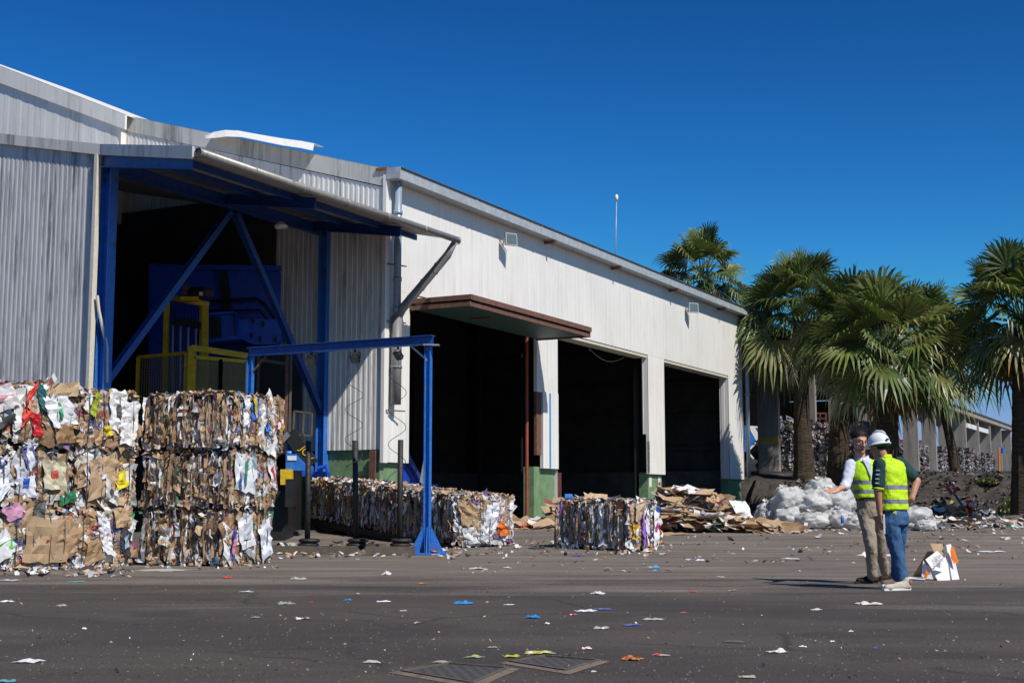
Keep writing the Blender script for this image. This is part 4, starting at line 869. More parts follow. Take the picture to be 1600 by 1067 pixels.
q = MB(); a_ = onz(748, 848, .0); q.beam(a_ - X0 * .35 + Z * .07, a_ + X0 * .35 + Z * .07 - Y0 * .15, .15, .12); tag(q.build('timber_block', M['wood'], org=a_), 'grey-brown timber lying at the foot of the last bale', 'timber')
# blue hopper chute inside the first doorway
ch = thing('blue_chute', 'blue steel loading chute leaning inside the first doorway', 'chute', P(2.2, -1.2, .42))
q = MB(); q.prism([P(1.2, -.9, 3.1), P(1.6, -.9, 3.1), P(6.3, -2.2, .6), P(6.0, -2.2, .45), P(1.2, -.9, .45)], N * -.06); part(ch, 'side_plate', q, M['bluem'])
q = MB(); q.beam(P(1.3, -.82, 3.05), P(6.1, -2.1, .62), .14, .12, up=N); part(ch, 'edge_rail', q, M['blue'])
q = MB(); q.beam(P(1.2, -.8, 1.5), P(3.4, -1.2, .5), .10, .10, up=N); part(ch, 'edge_rail', q, M['rust'])
q = MB(); q.prism([P(3.1, -.9, 1.5), P(3.3, -.9, 1.4), P(3.75, -.95, 3.0), P(3.7, -.95, 3.05)], N * -.02); part(ch, 'torn_sheet', q, M['galvd'])
# ================================================================== CONCRETE FRAME HALL beyond
ha = thing('concrete_hall', 'long open hall of grey concrete fin columns behind the palms', 'building', P(31.5, .24, 2.2))
ZR = 8.05
for i in range(13):
    u = 31.55 + 6.22 * i; y_ = P(u, .2).y; zb = .92 + .0225 * min(y_, 300) - .3
    q = MB(); w_ = .95
    q.prism([P(u, .24 - w_, zb), P(u, .24, zb), P(u, .24, ZR - .25), P(u, .24 - w_, ZR - .25)], D * .30); col_ = part(ha, 'column', q, M['conc'])
    q = MB(); q.prism([P(u + .02, .24 - w_, ZR - 1.5), P(u + .02, .24 - w_, ZR - .2), P(u + .02, .24 - w_ - 1.6, ZR - .2)], D * .2); part(col_, 'haunch', q, M['conc'])
    if i < 3:
        q = MB(); zz = zb + 1.62; q.ubox(u - .004, u + .304, .24 - w_ - .004, .244, zz, zz + .28); part(col_, 'yellow_band', q, M['concy'])
q = MB(); q.ubox(31.2, 109, .0, .42, ZR - .28, ZR + .05); q.ubox(31, 109, -1.4, -.9, ZR - .7, ZR - .25); part(ha, 'eaves_beam', q, M['conc'])
for i in (8, 9):
    u = 31.55 + 6.22 * i; q = MB(); q.ubox(u + .3, u + 6.2, -.05, .1, 6.9, 7.25); part(ha, 'tie_beam', q, M['whitep'])
q = MB(); q.ubox(31, 66, -22, .5, ZR + .06, ZR + .2); q.ubox(66, 109, -3.2, .5, ZR + .06, ZR + .16); part(ha, 'roof', q, M['roof'])
q = MB(); q.ubox(31, 66, -22.3, -22, 1.9, ZR); q.ubox(65.8, 66, -22, -4, 3, ZR); q.ubox(40, 66, -9.3, -9, 1.9, ZR); part(ha, 'back_wall', q, M['dark'])
for i in range(6, 13):
    u = 31.55 + 6.22 * i; q = MB(); q.ubox(u, u + .25, -12.5, -11.7, 2.5, ZR); part(ha, 'rear_column', q, M['conc'])
# dark loose heap of plastic behind the near bales
q = MB(); R = random.Random(5)
for i in range(1500):
    px = R.uniform(1218, 1400); Yd = R.uniform(64, 68); t = (px - 1218) / 182; zt_ = 2.3 + 2.35 + .8 * math.sin(t * 5 + 1) * .5 + R.uniform(-.2, .15)
    b0 = XP(px, 700, Yd); c_ = Vector((b0.x, b0.y, 2.3 + (zt_ - 2.3) * math.sqrt(R.random())))
    nn = Vector((R.uniform(-1, 1), -1, R.uniform(-.5, 1))).normalized(); Xa = nn.cross(Z).normalized(); panel(q, c_, Xa, nn.cross(Xa), nn, R.uniform(.1, .4), R.uniform(.1, .3), R.choice([(.05, .06, .09), (.10, .11, .14), (.18, .19, .22), (.03, .03, .04), (.3, .3, .33)]), R, .06, 2, .4, 0)
tag(q.build('loose_plastic_heap', M['scrap']), 'dark loose plastic heaped behind the grey bales', 'heap', kind='stuff')
# white loader with raised cab window seen by the first column
lo_ = thing('white_loader', 'white and blue loader with tilted cab parked beyond the warehouse corner', 'loader', tuple(XP(1180, 735, 63)))
YL = 63
q = MB(); q.prism([XP(1168, 668, YL), XP(1171, 665, YL), XP(1190, 666, YL), XP(1196, 674, YL), XP(1197, 692, YL), XP(1186, 695, YL), XP(1178, 690, YL)], Y0 * 1.4); cb = part(lo_, 'cab', q, M['whitep'])
q = MB(); q.prism([XP(1181, 668, YL - .02), XP(1190, 669, YL - .02), XP(1194, 679, YL - .02), XP(1186, 677, YL - .02)], Y0 * .02); part(cb, 'window', q, M['glass'])
q = MB(); q.prism([XP(1163, 664, YL - .03), XP(1170, 667, YL - .03), XP(1182, 689, YL - .03), XP(1172, 702, YL - .03), XP(1163, 706, YL - .03)], Y0 * 1.0); part(lo_, 'blue_side', q, M['blueb'])
q = MB(); q.beam(XP(1168, 705, YL - .1), XP(1186, 686, YL - .1), .08, .14, up=Y0); q.beam(XP(1168, 706, YL - .1), XP(1182, 722, YL - .1), .08, .14, up=Y0); q.beam(XP(1182, 722, YL - .1), XP(1198, 722, YL - .1), .08, .14, up=Y0); part(lo_, 'lift_arm', q, M['whitep'])
q = MB(); q.prism([XP(1166, 708, YL + .3), XP(1198, 704, YL + .3), XP(1200, 737, YL + .3), XP(1166, 737, YL + .3)], Y0 * 1.2); part(lo_, 'chassis', q, M['darks'])
for px in (1174, 1194):
    q = MB(); q.lathe(XP(px, 731, YL), [(0, 0), (.22, 0), (.24, .05), (.42, .06), (.42, .34), (.2, .36), (0, .36)], 18, ax=(X0, Z, Y0 * -1)); part(lo_, 'wheel', q, M['black'])
# red work platform on a mast
rp = thing('work_platform', 'small red railed work platform on a post under the concrete roof', 'platform', tuple(XP(1281, 735, 66)))
q = MB(); YQ = 66
for (x, y) in ((1272, 0), (1281, 0), (1290, 1)):
    q.beam(XP(x, 646 + y, YQ), XP(x, 670, YQ), .04, .04, up=Y0); q.beam(XP(x + 1, 645, YQ + 1), XP(x + 1, 668, YQ + 1), .04, .04, up=Y0)
for y in (646, 654, 662): q.beam(XP(1271, y, YQ), XP(1290, y, YQ), .04, .05); q.beam(XP(1272, y - 1, YQ + 1), XP(1291, y - 1, YQ + 1), .04, .04); q.beam(XP(1290, y, YQ), XP(1291, y - 1, YQ + 1), .04, .04)
part(rp, 'railing', q, M['redd'])
q = MB(); q.box(XP(1281, 670.5, YQ + .5), .66, 1.1, .1); part(rp, 'floor', q, M['redd'])
q = MB(); q.beam(XP(1277, 671, YQ + .5), XP(1276, 737, YQ + .5), .14, .14, up=Y0); part(rp, 'mast', q, M['redd'])
# white hut with dark red roof beyond the far stack
hu = thing('white_hut', 'white low building with dark red roof edge seen between far columns', 'building', tuple(XP(1426, 702, 150)))
q = MB(); q.prism([XP(1398, 690, 150), XP(1450, 691, 150), XP(1450, 712, 150), XP(1398, 712, 150)], Y0 * 6); part(hu, 'wall', q, M['whitep'])
q = MB(); q.prism([XP(1396, 686, 149.6), XP(1451, 688, 149.6), XP(1451, 691, 149.6), XP(1396, 690, 149.6)], Y0 * 7); part(hu, 'roof', q, M['redd'])
# person-like lamp post / orange post near the far columns
op = thing('orange_pump_post', 'slim orange post beside the far concrete columns', 'post', tuple(XP(1562, 738, 120)))
q = MB(); q.beam(XP(1562, 738, 120), XP(1561, 699, 120), .17, .17, up=Y0); part(op, 'post', q, painted('orange_post_paint', (.50, .17, .03), .6))
q = MB(); q.beam(XP(1558, 700, 120), XP(1566, 699, 120), .1, .12); q.tube([XP(1567, 700, 120), XP(1567, 708, 120)], .16, 8); part(op, 'blue_head', q, M['blueb'])
# thin mast on the roof with pale head
lm_ = thing('roof_mast', 'thin grey mast with white head rising behind the warehouse roof', 'mast', tuple(P(17, -1.5, 9.4)))
a_ = onplane(961, 398, P(17, -1.5), N); b2 = onplane(963.3, 312, P(17, -1.5), N)
q = MB(); q.tube([a_ - Z * .6, b2], .018, 8); part(lm_, 'mast', q, M['galv'], True)
q = MB(); q.lathe(b2, [(0, -.06), (.05, -.05), (.065, .05), (.06, .16), (0, .2)], 10); part(lm_, 'lamp_head', q, M['whitep'], True)

# ================================================================== PALMS
GRN = [(.105, .145, .030), (.060, .100, .022), (.145, .18, .040), (.16, .19, .045), (.095, .135, .03), (.19, .21, .055)]
YEL = [(.30, .27, .08), (.22, .22, .06), (.36, .30, .12)]
BRN = [(.22, .12, .05), (.30, .18, .08), (.15, .08, .035)]
def fan_leaf(mb, base, az, el, pet, R_, R, cols, droop=1.0, nseg=22):
    out = Vector((math.cos(az), math.sin(az), 0)); d0 = (out * math.cos(el) + Z * math.sin(el)).normalized()
    # petiole, slightly arching
    p = base.copy(); pts = [p.copy()]; dd = d0.copy()
    for i in range(4):
        p = p + dd * pet / 4; dd = (dd - Z * .07 * droop).normalized(); pts.append(p.copy())
    mb.tube(pts, [.028, .022, .018, .014, .012], 4, col=tuple(k * 1.1 for k in R.choice([(.12, .16, .05), (.10, .13, .045)] if cols is GRN else cols)), cap=False)
    side = dd.cross(Z).normalized(); nrm = side.cross(dd).normalized()
    roll = R.uniform(-.9, .9); side2 = side * math.cos(roll) + nrm * math.sin(roll); nrm = side2.cross(dd).normalized(); side = side2
    bc = R.choice(cols); spread = math.radians(R.uniform(105, 128)); cup = R.uniform(.05, .3)
    prevs = None
    for i in range(nseg):
        t = (i + .5) / nseg * 2 - 1; a = t * spread; da = spread / nseg
        ln = R_ * (1 - .22 * abs(t) ** 2.2) * R.uniform(.9, 1.06)
        def dirv(q): return (dd * math.cos(q) + side * math.sin(q) + nrm * cup * (1 - math.cos(q))).normalized()
        dv = dirv(a); dl, dr = dirv(a - da), dirv(a + da); jn = .46 + .08 * R.random()
        pl = (.018 if i % 2 else -.018)
        c_ = tuple(k * R.uniform(.85, 1.15) for k in (bc if R.random() < .9 else R.choice(cols)))
        dg = Z * -1; q0 = pts[-1]
        def pos(dv_, r_): 
            fr = r_ / ln; sag = max(0, fr - .35) ** 2 * .75 * droop * ln; return q0 + dv_ * r_ + dg * sag
        r1 = ln * jn; r2 = ln * .78
        A, B = q0 + dv * .03, q0 + dv * .03
        L1, M1, R1 = pos(dl, r1), pos(dv, r1) + nrm * pl * 1.6, pos(dr, r1)
        w2 = r1 * da * .62; sd = (dr - dl).normalized(); cur = R.uniform(-.25, .25)
        c2 = pos((dv + sd * cur * .1).normalized(), r2); L2, R2 = c2 - sd * w2, c2 + sd * w2
        tip = pos((dv + sd * cur * .45).normalized(), ln) - Z * R.uniform(.0, .30) * droop * ln * .7
        mb.add([A, L1, M1, R1], [(0, 1, 2), (0, 2, 3)], c_)
        lc = tuple(k * 1.06 for k in c_)
        mb.add([L1 * .5 + M1 * .5 if False else L1, M1, R1, R2, L2], [(0, 1, 4), (1, 3, 4), (1, 2, 3)], lc)
        tc = c_ if R.random() < .75 else tuple(min(.6, k * 1.35 + .02) for k in c_)
        mb.add([L2, R2, tip], [(0, 1, 2)], tc)
def palm(px, pyc, Yd, pxb, seed, crown_px, n_leaf=46, tr=.30, label='', Rl=None, skirt=True, zb=None, lean=0, stalks=5, low=-.75):
    R = random.Random(seed); cc = XP(px, pyc, Yd); bb = XP(pxb, 760, Yd); bb.z = gh(bb.x, bb.y) - .15
    root = thing('fan_palm', label, 'palm tree', tuple(bb), 'fan palms beyond the warehouse')
    Rr = crown_px / F_PX * Yd           # crown radius in metres
    hub = cc - Z * Rr * .10
    q = MB(); pts = []; rs = []; nP = 26
    for i in range(nP + 1):
        t = i / nP; k = bb.lerp(hub, t); k.x = bb.x + (hub.x - bb.x) * t ** 1.5; pts.append(k); rs.append(tr * (1.22 - .30 * t + (.35 * (1 - t) ** 6)) * (1 + .035 * (i % 2)))
    q.tube(pts, rs, 14); part(root, 'trunk', q, M['trunk'], False)
    cr = MB(); pet = Rr * .56; RL = Rr * .50
    for i in range(n_leaf):
        t = i / n_leaf; el = math.radians(88 - 124 * t ** 1.05) + R.uniform(-.16, .16); az = i * 2.39996 + R.uniform(-.25, .25)
        cols = GRN if t < .93 or R.random() < .5 else YEL
        fan_leaf(cr, hub + Z * (.45 * (1 - t)) + Vector((math.cos(az), math.sin(az), 0)) * tr * .5, az, el, pet * R.uniform(.65, 1.2), RL * R.uniform(.75, 1.15), R, cols, .35 + t * 1.15)
    part(root, 'crown', cr, M['leaf'])
    if skirt:
        sk = MB()
        for i in range(24):
            az = i * 2.4 + R.uniform(-.3, .3); fan_leaf(sk, hub - Z * R.uniform(.1, .5), az, R.uniform(-1.4, -.9), pet * R.uniform(.25, .6), RL * R.uniform(.5, .9), R, BRN, .6, 12)
        part(root, 'dead_fronds', sk, M['leaf'])
    for k in range(stalks):
        az = R.uniform(0, 6.28); st = MB(); q0 = hub + Z * .2; o_ = Vector((math.cos(az), math.sin(az), 0)); tipd = Rr * R.uniform(.75, 1.0)
        pts = [q0 + o_ * tipd * t + Z * (Rr * .5 * math.sin(t * 2.2) - Rr * .75 * t * t) for t in (0, .25, .5, .75, 1)]
        st.tube(pts, [.02, .016, .012, .008, .006], 4, col=(.35, .27, .13))
        for j in range(60):
            t = R.uniform(.5, 1.05); b_ = pts[0].lerp(pts[-1], 0) if False else q0 + o_ * tipd * t + Z * (Rr * .5 * math.sin(t * 2.2) - Rr * .75 * t * t)
            e_ = b_ + Vector((R.gauss(0, .12), R.gauss(0, .12), R.uniform(-.5, -.05))); w_ = Vector((.012, .012, 0)); st.add([b_ - w_, b_ + w_, e_ + w_, e_ - w_], [(0, 1, 2, 3)], R.choice([(.40, .30, .16), (.30, .20, .10), (.22, .17, .08)]))
        part(root, 'flower_stalk', st, M['leaf'])
    return root
m, n, l, b = mat('palm_trunk', .95, 0, .1); v = coords(n, l, (1, 1, 5)); f_ = noise_n(n, l, v, 3.5, 5, .7)
l.new(mix(n, l, ramp(n, l, f_, [(.35, 0), (.7, 1)]), (.035, .026, .018), (.11, .085, .06)), b.inputs['Base Color']); bump(n, l, f_, .9, b, .08); M['trunk'] = m
palm(1100, 432, 62, 1104, 11, 82, 44, .30, 'palm whose crown shows above the warehouse roof end', stalks=0)
palm(1246, 490, 56.5, 1257, 12, 106, 62, .31, 'tall palm with thick trunk nearest the warehouse corner', stalks=5)
palm(1322, 520, 50, 1307, 13, 108, 58, .33, 'palm standing between the tall corner palm and the broad low palm', stalks=3)
palm(1385, 550, 45, 1388, 14, 124, 78, .33, 'broad low palm directly above the two men, pale drooping fans', stalks=3)
palm(1448, 550, 60, 1494, 15, 110, 56, .17, 'slim dark palm leaning behind the broad low palm', stalks=4)
palm(1597, 500, 44, 1600, 16, 122, 66, .33, 'palm at the right edge of the photo, trunk cut by the frame', stalks=6)

# bushes by the right palm
def bush(px, py, w, h, seed, label):
    R = random.Random(seed); c_ = gp(px, py); q = MB()
    for i in range(900):
        a, e = R.uniform(0, 6.28), math.asin(R.uniform(0, 1)); rr = R.random() ** .4; k = .75 + .35 * noise.noise(Vector((math.cos(a) * 2, math.sin(a) * 2, e * 2 + seed)))
        p_ = c_ + Vector((math.cos(a) * math.cos(e) * w * rr * k, math.sin(a) * math.cos(e) * w * rr * k, math.sin(e) * h * rr * k + .03)); nn = Vector((R.gauss(0, 1), R.gauss(0, 1), R.gauss(.4, 1))).normalized(); X_ = nn.orthogonal().normalized(); Y_ = nn.cross(X_); s = R.uniform(.04, .09)
        q.add([p_ - X_ * s, p_ - Y_ * s * .4, p_ + X_ * s, p_ + Y_ * s * .4], [(0, 1, 2, 3)], tuple(k_ * R.uniform(.6, 1.2) for k_ in R.choice(GRN)))
    rt_ = thing('bush', label, 'bush', tuple(c_), 'low bushes on the soil bank'); part(rt_, 'foliage', q, M['leaf'])
    st = MB(); 
    for k in range(6): st.tube([c_ - Z * .05, c_ + Vector((R.uniform(-.5, .5) * w, R.uniform(-.3, .3) * w, h * .7))], .012, 4)
    part(rt_, 'stem', st, M['wood'])
bush(1592, 800, .75, .75, 31, 'green bush at the foot of the right-hand palm'); bush(1572, 806, .4, .45, 32, 'small dark bush just left of the palm-foot bush'); bush(1543, 757, .5, .3, 33, 'low scrubby tuft on the upper bank left of the palm trunk')

# ================================================================== HYDRANT, SIGN
hp = gp(1516, 808)
hy = thing('fire_hydrant', 'red fire hydrant with grey side caps on the littered verge', 'hydrant', tuple(hp)); k_ = 1.0
q = MB(); q.lathe(hp, [(.10, 0), (.10, .03), (.075, .04), (.08, .30), (.12, .33), (.13, .40), (.15, .42), (.15, .50), (.13, .54), (.10, .58), (.03, .60), (0, .60)], 16); q.lathe(hp + Y0 * -.1 + Z * .20, [(0, -.05), (.055, -.05), (.055, .0)], 10, ax=(X0, Z, Y0)); part(hy, 'body', q, M['red'], True)
for s_ in (-1, 1):
    q = MB(); q.lathe(hp + X0 * .12 * s_ + Z * .44, [(.05, 0), (.065, .02), (.065, .09), (.02, .11), (0, .11)], 12, ax=(Y0, Z, X0 * s_)); part(hy, 'side_cap', q, M['whitep'], True)
q = MB(); q.lathe(hp + Y0 * -.12 + Z * .42, [(0, -.07), (.07, -.07), (.085, -.03), (.085, .04)], 14, ax=(X0, Z, Y0)); part(hy, 'front_cap', q, M['galv'], True)
sp = gp(1512, 802); sg = thing('hydrant_sign', 'leaning square red sign on a tilted blue post behind the hydrant', 'sign', tuple(sp))
tp = onplane(1489, 768, sp, Y0); q = MB(); q.beam(sp, tp, .07, .05, up=Y0); part(sg, 'post', q, M['blue'])
an = math.radians(28); Xs = Vector((math.cos(an), 0, math.sin(an))); Zs = Vector((-math.sin(an), 0, math.cos(an))); tc = tp + (tp - sp).normalized() * .12 - Y0 * .05
q = MB(); q.box(tc, .30, .02, .36, (Xs, Y0, Zs)); bd = part(sg, 'sign_board', q, painted('orange_red_sign', (.55, .10, .03), .5))
q = MB(); q.box(tc - Y0 * .013, .24, .006, .30, (Xs, Y0, Zs)); q2 = part(bd, 'sign_face', q, M['red'])
q = MB(); q.box(tc - Y0 * .018 - Zs * .03, .05, .004, .16, (Xs, Y0, Zs)); q.box(tc - Y0 * .018 + Zs * .08, .09, .004, .05, (Xs, Y0, Zs)); q.box(tc - Y0 * .018 + Xs * .06 + Zs * .04, .05, .004, .03, (Xs, Y0, Zs)); part(bd, 'hydrant_symbol', q, M['whitep'])

# ================================================================== BAGS of clear film
m, n, l, b = mat('clear_plastic_bag', .22, 0, .6); v = coords(n, l, (1, 1, 1), 'obj'); f1 = noise_n(n, l, v, 3.2, 4, .6); f2 = noise_n(n, l, v, 7, 6, .7); f3 = noise_n(n, l, v, 30, 3, .6)
cbag = mix(n, l, ramp(n, l, f1, [(.38, 0), (.62, 1)]), (.60, .59, .57), (.84, .83, .81)); cbag = mix(n, l, ramp(n, l, f2, [(.62, 0), (.74, .45)]), cbag, (.34, .33, .32))
l.new(cbag, b.inputs['Base Color']); bump(n, l, mix(n, l, .25, f2, f3), .8, b, .06); M['bag'] = m
trb = n.new('ShaderNodeBsdfTranslucent'); l.new(cbag, trb.inputs[0]); mb_ = n.new('ShaderNodeMixShader'); mb_.inputs[0].default_value = .35; l.new(b.outputs[0], mb_.inputs[1]); l.new(trb.outputs[0], mb_.inputs[2]); l.new(mb_.outputs[0], n['Material Output'].inputs[0])
def bag(px, py, w, h, seed, label, lit=1, dz=0, dy=0):
    R = random.Random(seed); c_ = gp(px, py); c_ = c_ + Y0 * dy; c_.z = gh(c_.x, c_.y) + dz
    q = MB(); nu, nv = 44, 26; vs = []
    for j in range(nv + 1):
        ph = -math.pi / 2 + math.pi * j / nv
        for i in range(nu):
            th = 2 * math.pi * i / nu; d_ = Vector((math.cos(th) * math.cos(ph), math.sin(th) * math.cos(ph), math.sin(ph)))
            r_ = 1 + .26 * noise.noise(d_ * 1.4 + Vector((seed, 0, 0))) + .10 * (1 - abs(noise.noise(d_ * 2.6 + Vector((0, seed, 0)))) * 4) + .022 * (1 - abs(noise.noise(d_ * 5.5 + Vector((0, seed, 9)))) * 4)
            p_ = Vector((d_.x * w / 2 * r_, d_.y * w / 2 * r_ * .9, d_.z * h / 2 * r_)); p_.z = max(p_.z, -h * .40) + h * .40; vs.append(c_ + p_)
    q.add(vs, [(j * nu + i, j * nu + (i + 1) % nu, (j + 1) * nu + (i + 1) % nu, (j + 1) * nu + i) for j in range(nv) for i in range(nu)])
    rt_ = thing('plastic_bag', label, 'bag', tuple(c_), 'bags of clear plastic film'); part(rt_, 'bag_skin', q, M['bag'], True)
    kn = MB(); kx = c_ + Vector((R.uniform(-.2, .2) * w, -.12 * w, h * .86))
    for k in range(6): a = k * 1.05; kn.add([kx, kx + Vector((math.cos(a) * .10, math.sin(a) * .10, .08 + .05 * R.random())), kx + Vector((math.cos(a + .7) * .12, math.sin(a + .7) * .12, .07))], [(0, 1, 2)])
    part(rt_, 'tied_neck', kn, M['bag'])
    return rt_
BG = [(1200, 820, .62, .62, 41, 'round clear bag at the left end of the bag heap beside the card pile', 0, 0), (1231, 822, .66, .50, 42, 'pale bag in front, second from the left end of the bag heap', 0, 0),
 (1243, 823, .82, .72, 43, 'large bag at the upper left of the bag heap', .30, .7), (1261, 823, .55, .62, 44, 'small grey bag wedged behind the large upper left bag', .34, 1.0), (1272, 825, .82, .42, 45, 'flattened wide bag in the middle of the front row of bags', 0, 0),
 (1284, 823, .95, .66, 46, 'big bag in the middle of the heap below the pointing hand', .30, .7), (1300, 823, .80, .60, 47, 'topmost clear bag directly under the pointing hand', .62, 1.2), (1310, 825, .66, .50, 48, 'front bag holding a small blue bottle', 0, 0),
 (1322, 823, .80, .70, 49, 'grey bag left of the man in the beige trousers', .30, .7), (1336, 826, .52, .36, 50, 'small low bag right beside the beige trousers', 0, .1), (1426, 828, .95, .62, 51, 'white slumped bag just right of the man in jeans', 0, .1), (1412, 826, .7, .6, 52, 'bag mostly hidden behind the man in jeans', .1, .8), (1447, 829, .5, .28, 53, 'low white bag at the right end of the bag heap', 0, 0), (1219, 823, .5, .5, 54, 'dim bag at the back between the two leftmost bags', .12, .9)]
for (x_, y_, w_, h_, sd_, lb_, dz_, dy_) in BG: bag(x_, y_, w_ * 1.08, h_ * 1.08, sd_, lb_, dz=dz_, dy=dy_)
q = MB(); bt = gp(1312, 826) - Y0 * .30 + Z * .14; q.lathe(bt, [(0, 0), (.04, 0), (.045, .06), (.045, .14), (.02, .17), (.02, .20), (0, .20)], 10); tag(q.build('plastic_bottle', M['blueb'], org=bt, smooth=True), 'small blue bottle showing at the front of the bag heap', 'bottle')

# ================================================================== CARD HEAPS
def slab_sheet(name, px, py, w, h, yaw, pit, roll, col, label, seed, dz=0, group=None, printed=None, th=.012, p=None, cat='cardboard'):
    R = random.Random(seed); q = MB(); rot = Matrix.Rotation(yaw, 3, 'Z') @ Matrix.Rotation(pit, 3, 'X') @ Matrix.Rotation(roll, 3, 'Y'); X_, Y_, Z_ = rot @ X0, rot @ Y0, rot @ Z
    c_ = p or gp(px, py); c_ = Vector(c_) + Z * dz
    panel(q, c_, X_, Y_, Z_, w, h, col, R, .03, 7, .12, 0, True)
    if printed: panel(q, c_ + Z_ * .014, X_, Y_, Z_, w * printed[1], h * printed[2], printed[0], R, .02, 3, .0, 0, False)
    o = q.build(name, M['scrap'], org=c_); mdd = o.modifiers.new('s', 'SOLIDIFY'); mdd.thickness = th; tag(o, label, cat, group); return o
def heap(pxs, pybase, hts, seed, nn_, label, depth=1.6, wmix=(.66, .24, .08, .02), big=.5):
    """loose mass of card and paper piled up: height profile in metres over px range"""
    R = random.Random(seed); q = MB()
    for i in range(nn_):
        t = R.random(); px = pxs[0] + (pxs[1] - pxs[0]) * t; k = t * (len(hts) - 1); i0 = min(int(k), len(hts) - 2); Hh = hts[i0] * (1 - (k - i0)) + hts[i0 + 1] * (k - i0)
        s_ = R.random(); g0 = gp(px, pybase); dy_ = s_ * depth; c_ = g0 + Y0 * dy_; zt_ = Hh * min(1, .25 + 1.1 * s_) * (1 - .35 * max(0, s_ - .7)); c_.z = gh(c_.x, c_.y) + max(.02, zt_ * R.uniform(.55, 1.03))
        nn = Vector((R.gauss(0, .45), R.gauss(-.45, .45), R.uniform(.3, 1.2))).normalized(); an = R.uniform(0, 3.14); Xa = nn.orthogonal().normalized(); Ya = nn.cross(Xa); Xa, Ya = Xa * math.cos(an) + Ya * math.sin(an), Ya * math.cos(an) - Xa * math.sin(an)
        bigp = R.random() > .55; sz = R.uniform(.10, .26) if not bigp else R.uniform(.35, big + .35)
        if bigp: nn = Vector((R.gauss(0, .35), R.gauss(-.35, .35), 1)).normalized(); Ya = nn.cross(X0).normalized(); Xa = Ya.cross(nn); an = R.gauss(0, .5); Xa, Ya = Xa * math.cos(an) + Ya * math.sin(an), Ya * math.cos(an) - Xa * math.sin(an)
        panel(q, c_, Xa, Ya, nn, sz, sz * R.uniform(.3, .7), pick((.80, .15, .04, .01) if bigp else wmix, R), R, .03, 3, .12, .15)
    # dark solid core so nothing shows through
    cg = []
    for i in range(13):
        px = pxs[0] + (pxs[1] - pxs[0]) * i / 12; k = i / 12 * (len(hts) - 1); i0 = min(int(k), len(hts) - 2); Hh = hts[i0] * (1 - (k - i0)) + hts[i0 + 1] * (k - i0); g0 = gp(px, pybase)
        for (dy_, hz) in ((.05, -.05), (.35 * depth, .42 * Hh), (.75 * depth, .78 * Hh), (1.2 * depth, .6 * Hh), (1.5 * depth, -.05)): cg.append(Vector((g0.x, g0.y + dy_, gh(g0.x, g0.y + dy_) + hz)))
    q.add(cg, [(i * 5 + j, (i + 1) * 5 + j, (i + 1) * 5 + j + 1, i * 5 + j + 1) for i in range(12) for j in range(4)], (.10, .07, .05))
    return tag(q.build('waste_card_heap', M['scrap']), label, 'heap', kind='stuff')
heap((1022, 1172), 832, [.15, .95, 1.02, .92, .95, .85, .55, .1], 61, 760, 'big loose heap of flattened cardboard and paper before the doorways', 2.0)
heap((868, 985), 822, [.45, .62, .60, .58, .55, .2], 62, 420, 'loose card heap rising behind the single bale', 1.8)
heap((795, 868), 826, [.02, .14, .12, .10], 63, 130, 'scattered paper at the foot of the first pillar', .8, (.2, .6, .1, .1), .4)
heap((1165, 1245), 833, [.12, .10, .12, .05], 64, 110, 'low strip of torn card in front of the clear bags', .6)
G_ = 'large card sheets on the heaps'
slab_sheet('card_sheet', 1160, 828, .62, .70, .5, .9, .2, (.76, .78, .78), 'large white printed sheet leaning on the right slope of the card heap', 71, .42, G_, ((.66, .68, .70), .5, .5))
slab_sheet('card_sheet', 1122, 829, 1.35, .45, .05, .25, .02, (.48, .32, .18), 'long flat brown box with blue print along the foot of the card heap', 72, .12, G_, ((.15, .22, .40), .12, .4))
slab_sheet('card_sheet', 1085, 828, .42, .40, .2, 1.0, -.1, (.76, .77, .80), 'white bucket-like sheet halfway up the front of the card heap', 73, .38, G_)
slab_sheet('card_sheet', 1072, 806, .85, .5, .2, 1.1, .1, (.46, .29, .15), 'tall brown carton side with red print on the left of the card heap', 74, .42, G_, ((.5, .05, .04), .25, .12))
slab_sheet('card_sheet', 1038, 806, .60, .35, -.3, .5, -.15, (.42, .27, .14), 'brown flap sticking out at the top left of the card heap', 75, .72, G_)
slab_sheet('card_sheet', 1064, 800, .5, .4, .3, .9, .5, (.50, .35, .20), 'pointed brown card rising highest at the left of the heap', 76, .92, G_)
slab_sheet('card_sheet', 1136, 806, .30, .62, -.5, .7, .2, (.52, .36, .22), 'narrow tan sheet sloping above the white printed sheet', 77, .62, G_)
slab_sheet('card_sheet', 1210, 826, 1.1, .22, -.5, .5, .1, (.44, .28, .15), 'long brown strip leaning between the card heap and the clear bags', 78, .16, G_)
slab_sheet('card_sheet', 1055, 836, .75, .16, .05, .2, 0, (.40, .27, .15), 'rolled brown strip lying in front of the heap', 79, .05, G_)
slab_sheet('card_sheet', 1040, 797, .28, .30, .2, 1.2, 0, (.65, .13, .02), 'orange crumpled sheet on the left flank of the card heap', 80, .60, G_)
slab_sheet('card_sheet', 933, 822, .62, .5, .1, .55, .05, (.55, .39, .23), 'open tan box lid on top of the heap behind the single bale', 81, .70, G_)
slab_sheet('card_sheet', 958, 822, .55, .4, -.1, .7, -.2, (.07, .07, .12), 'dark blue-black sheet at the right end of the heap behind the bale', 82, .62, G_)
slab_sheet('card_sheet', 972, 822, .14, .45, .5, .9, .3, (.78, .78, .80), 'narrow white sheet leaning by the dark one behind the bale', 83, .48, G_)
slab_sheet('card_sheet', 875, 822, .10, .45, 0, 1.4, 0, (.20, .05, .35), 'purple strip upright at the left end of the heap behind the bale', 84, .42, G_)
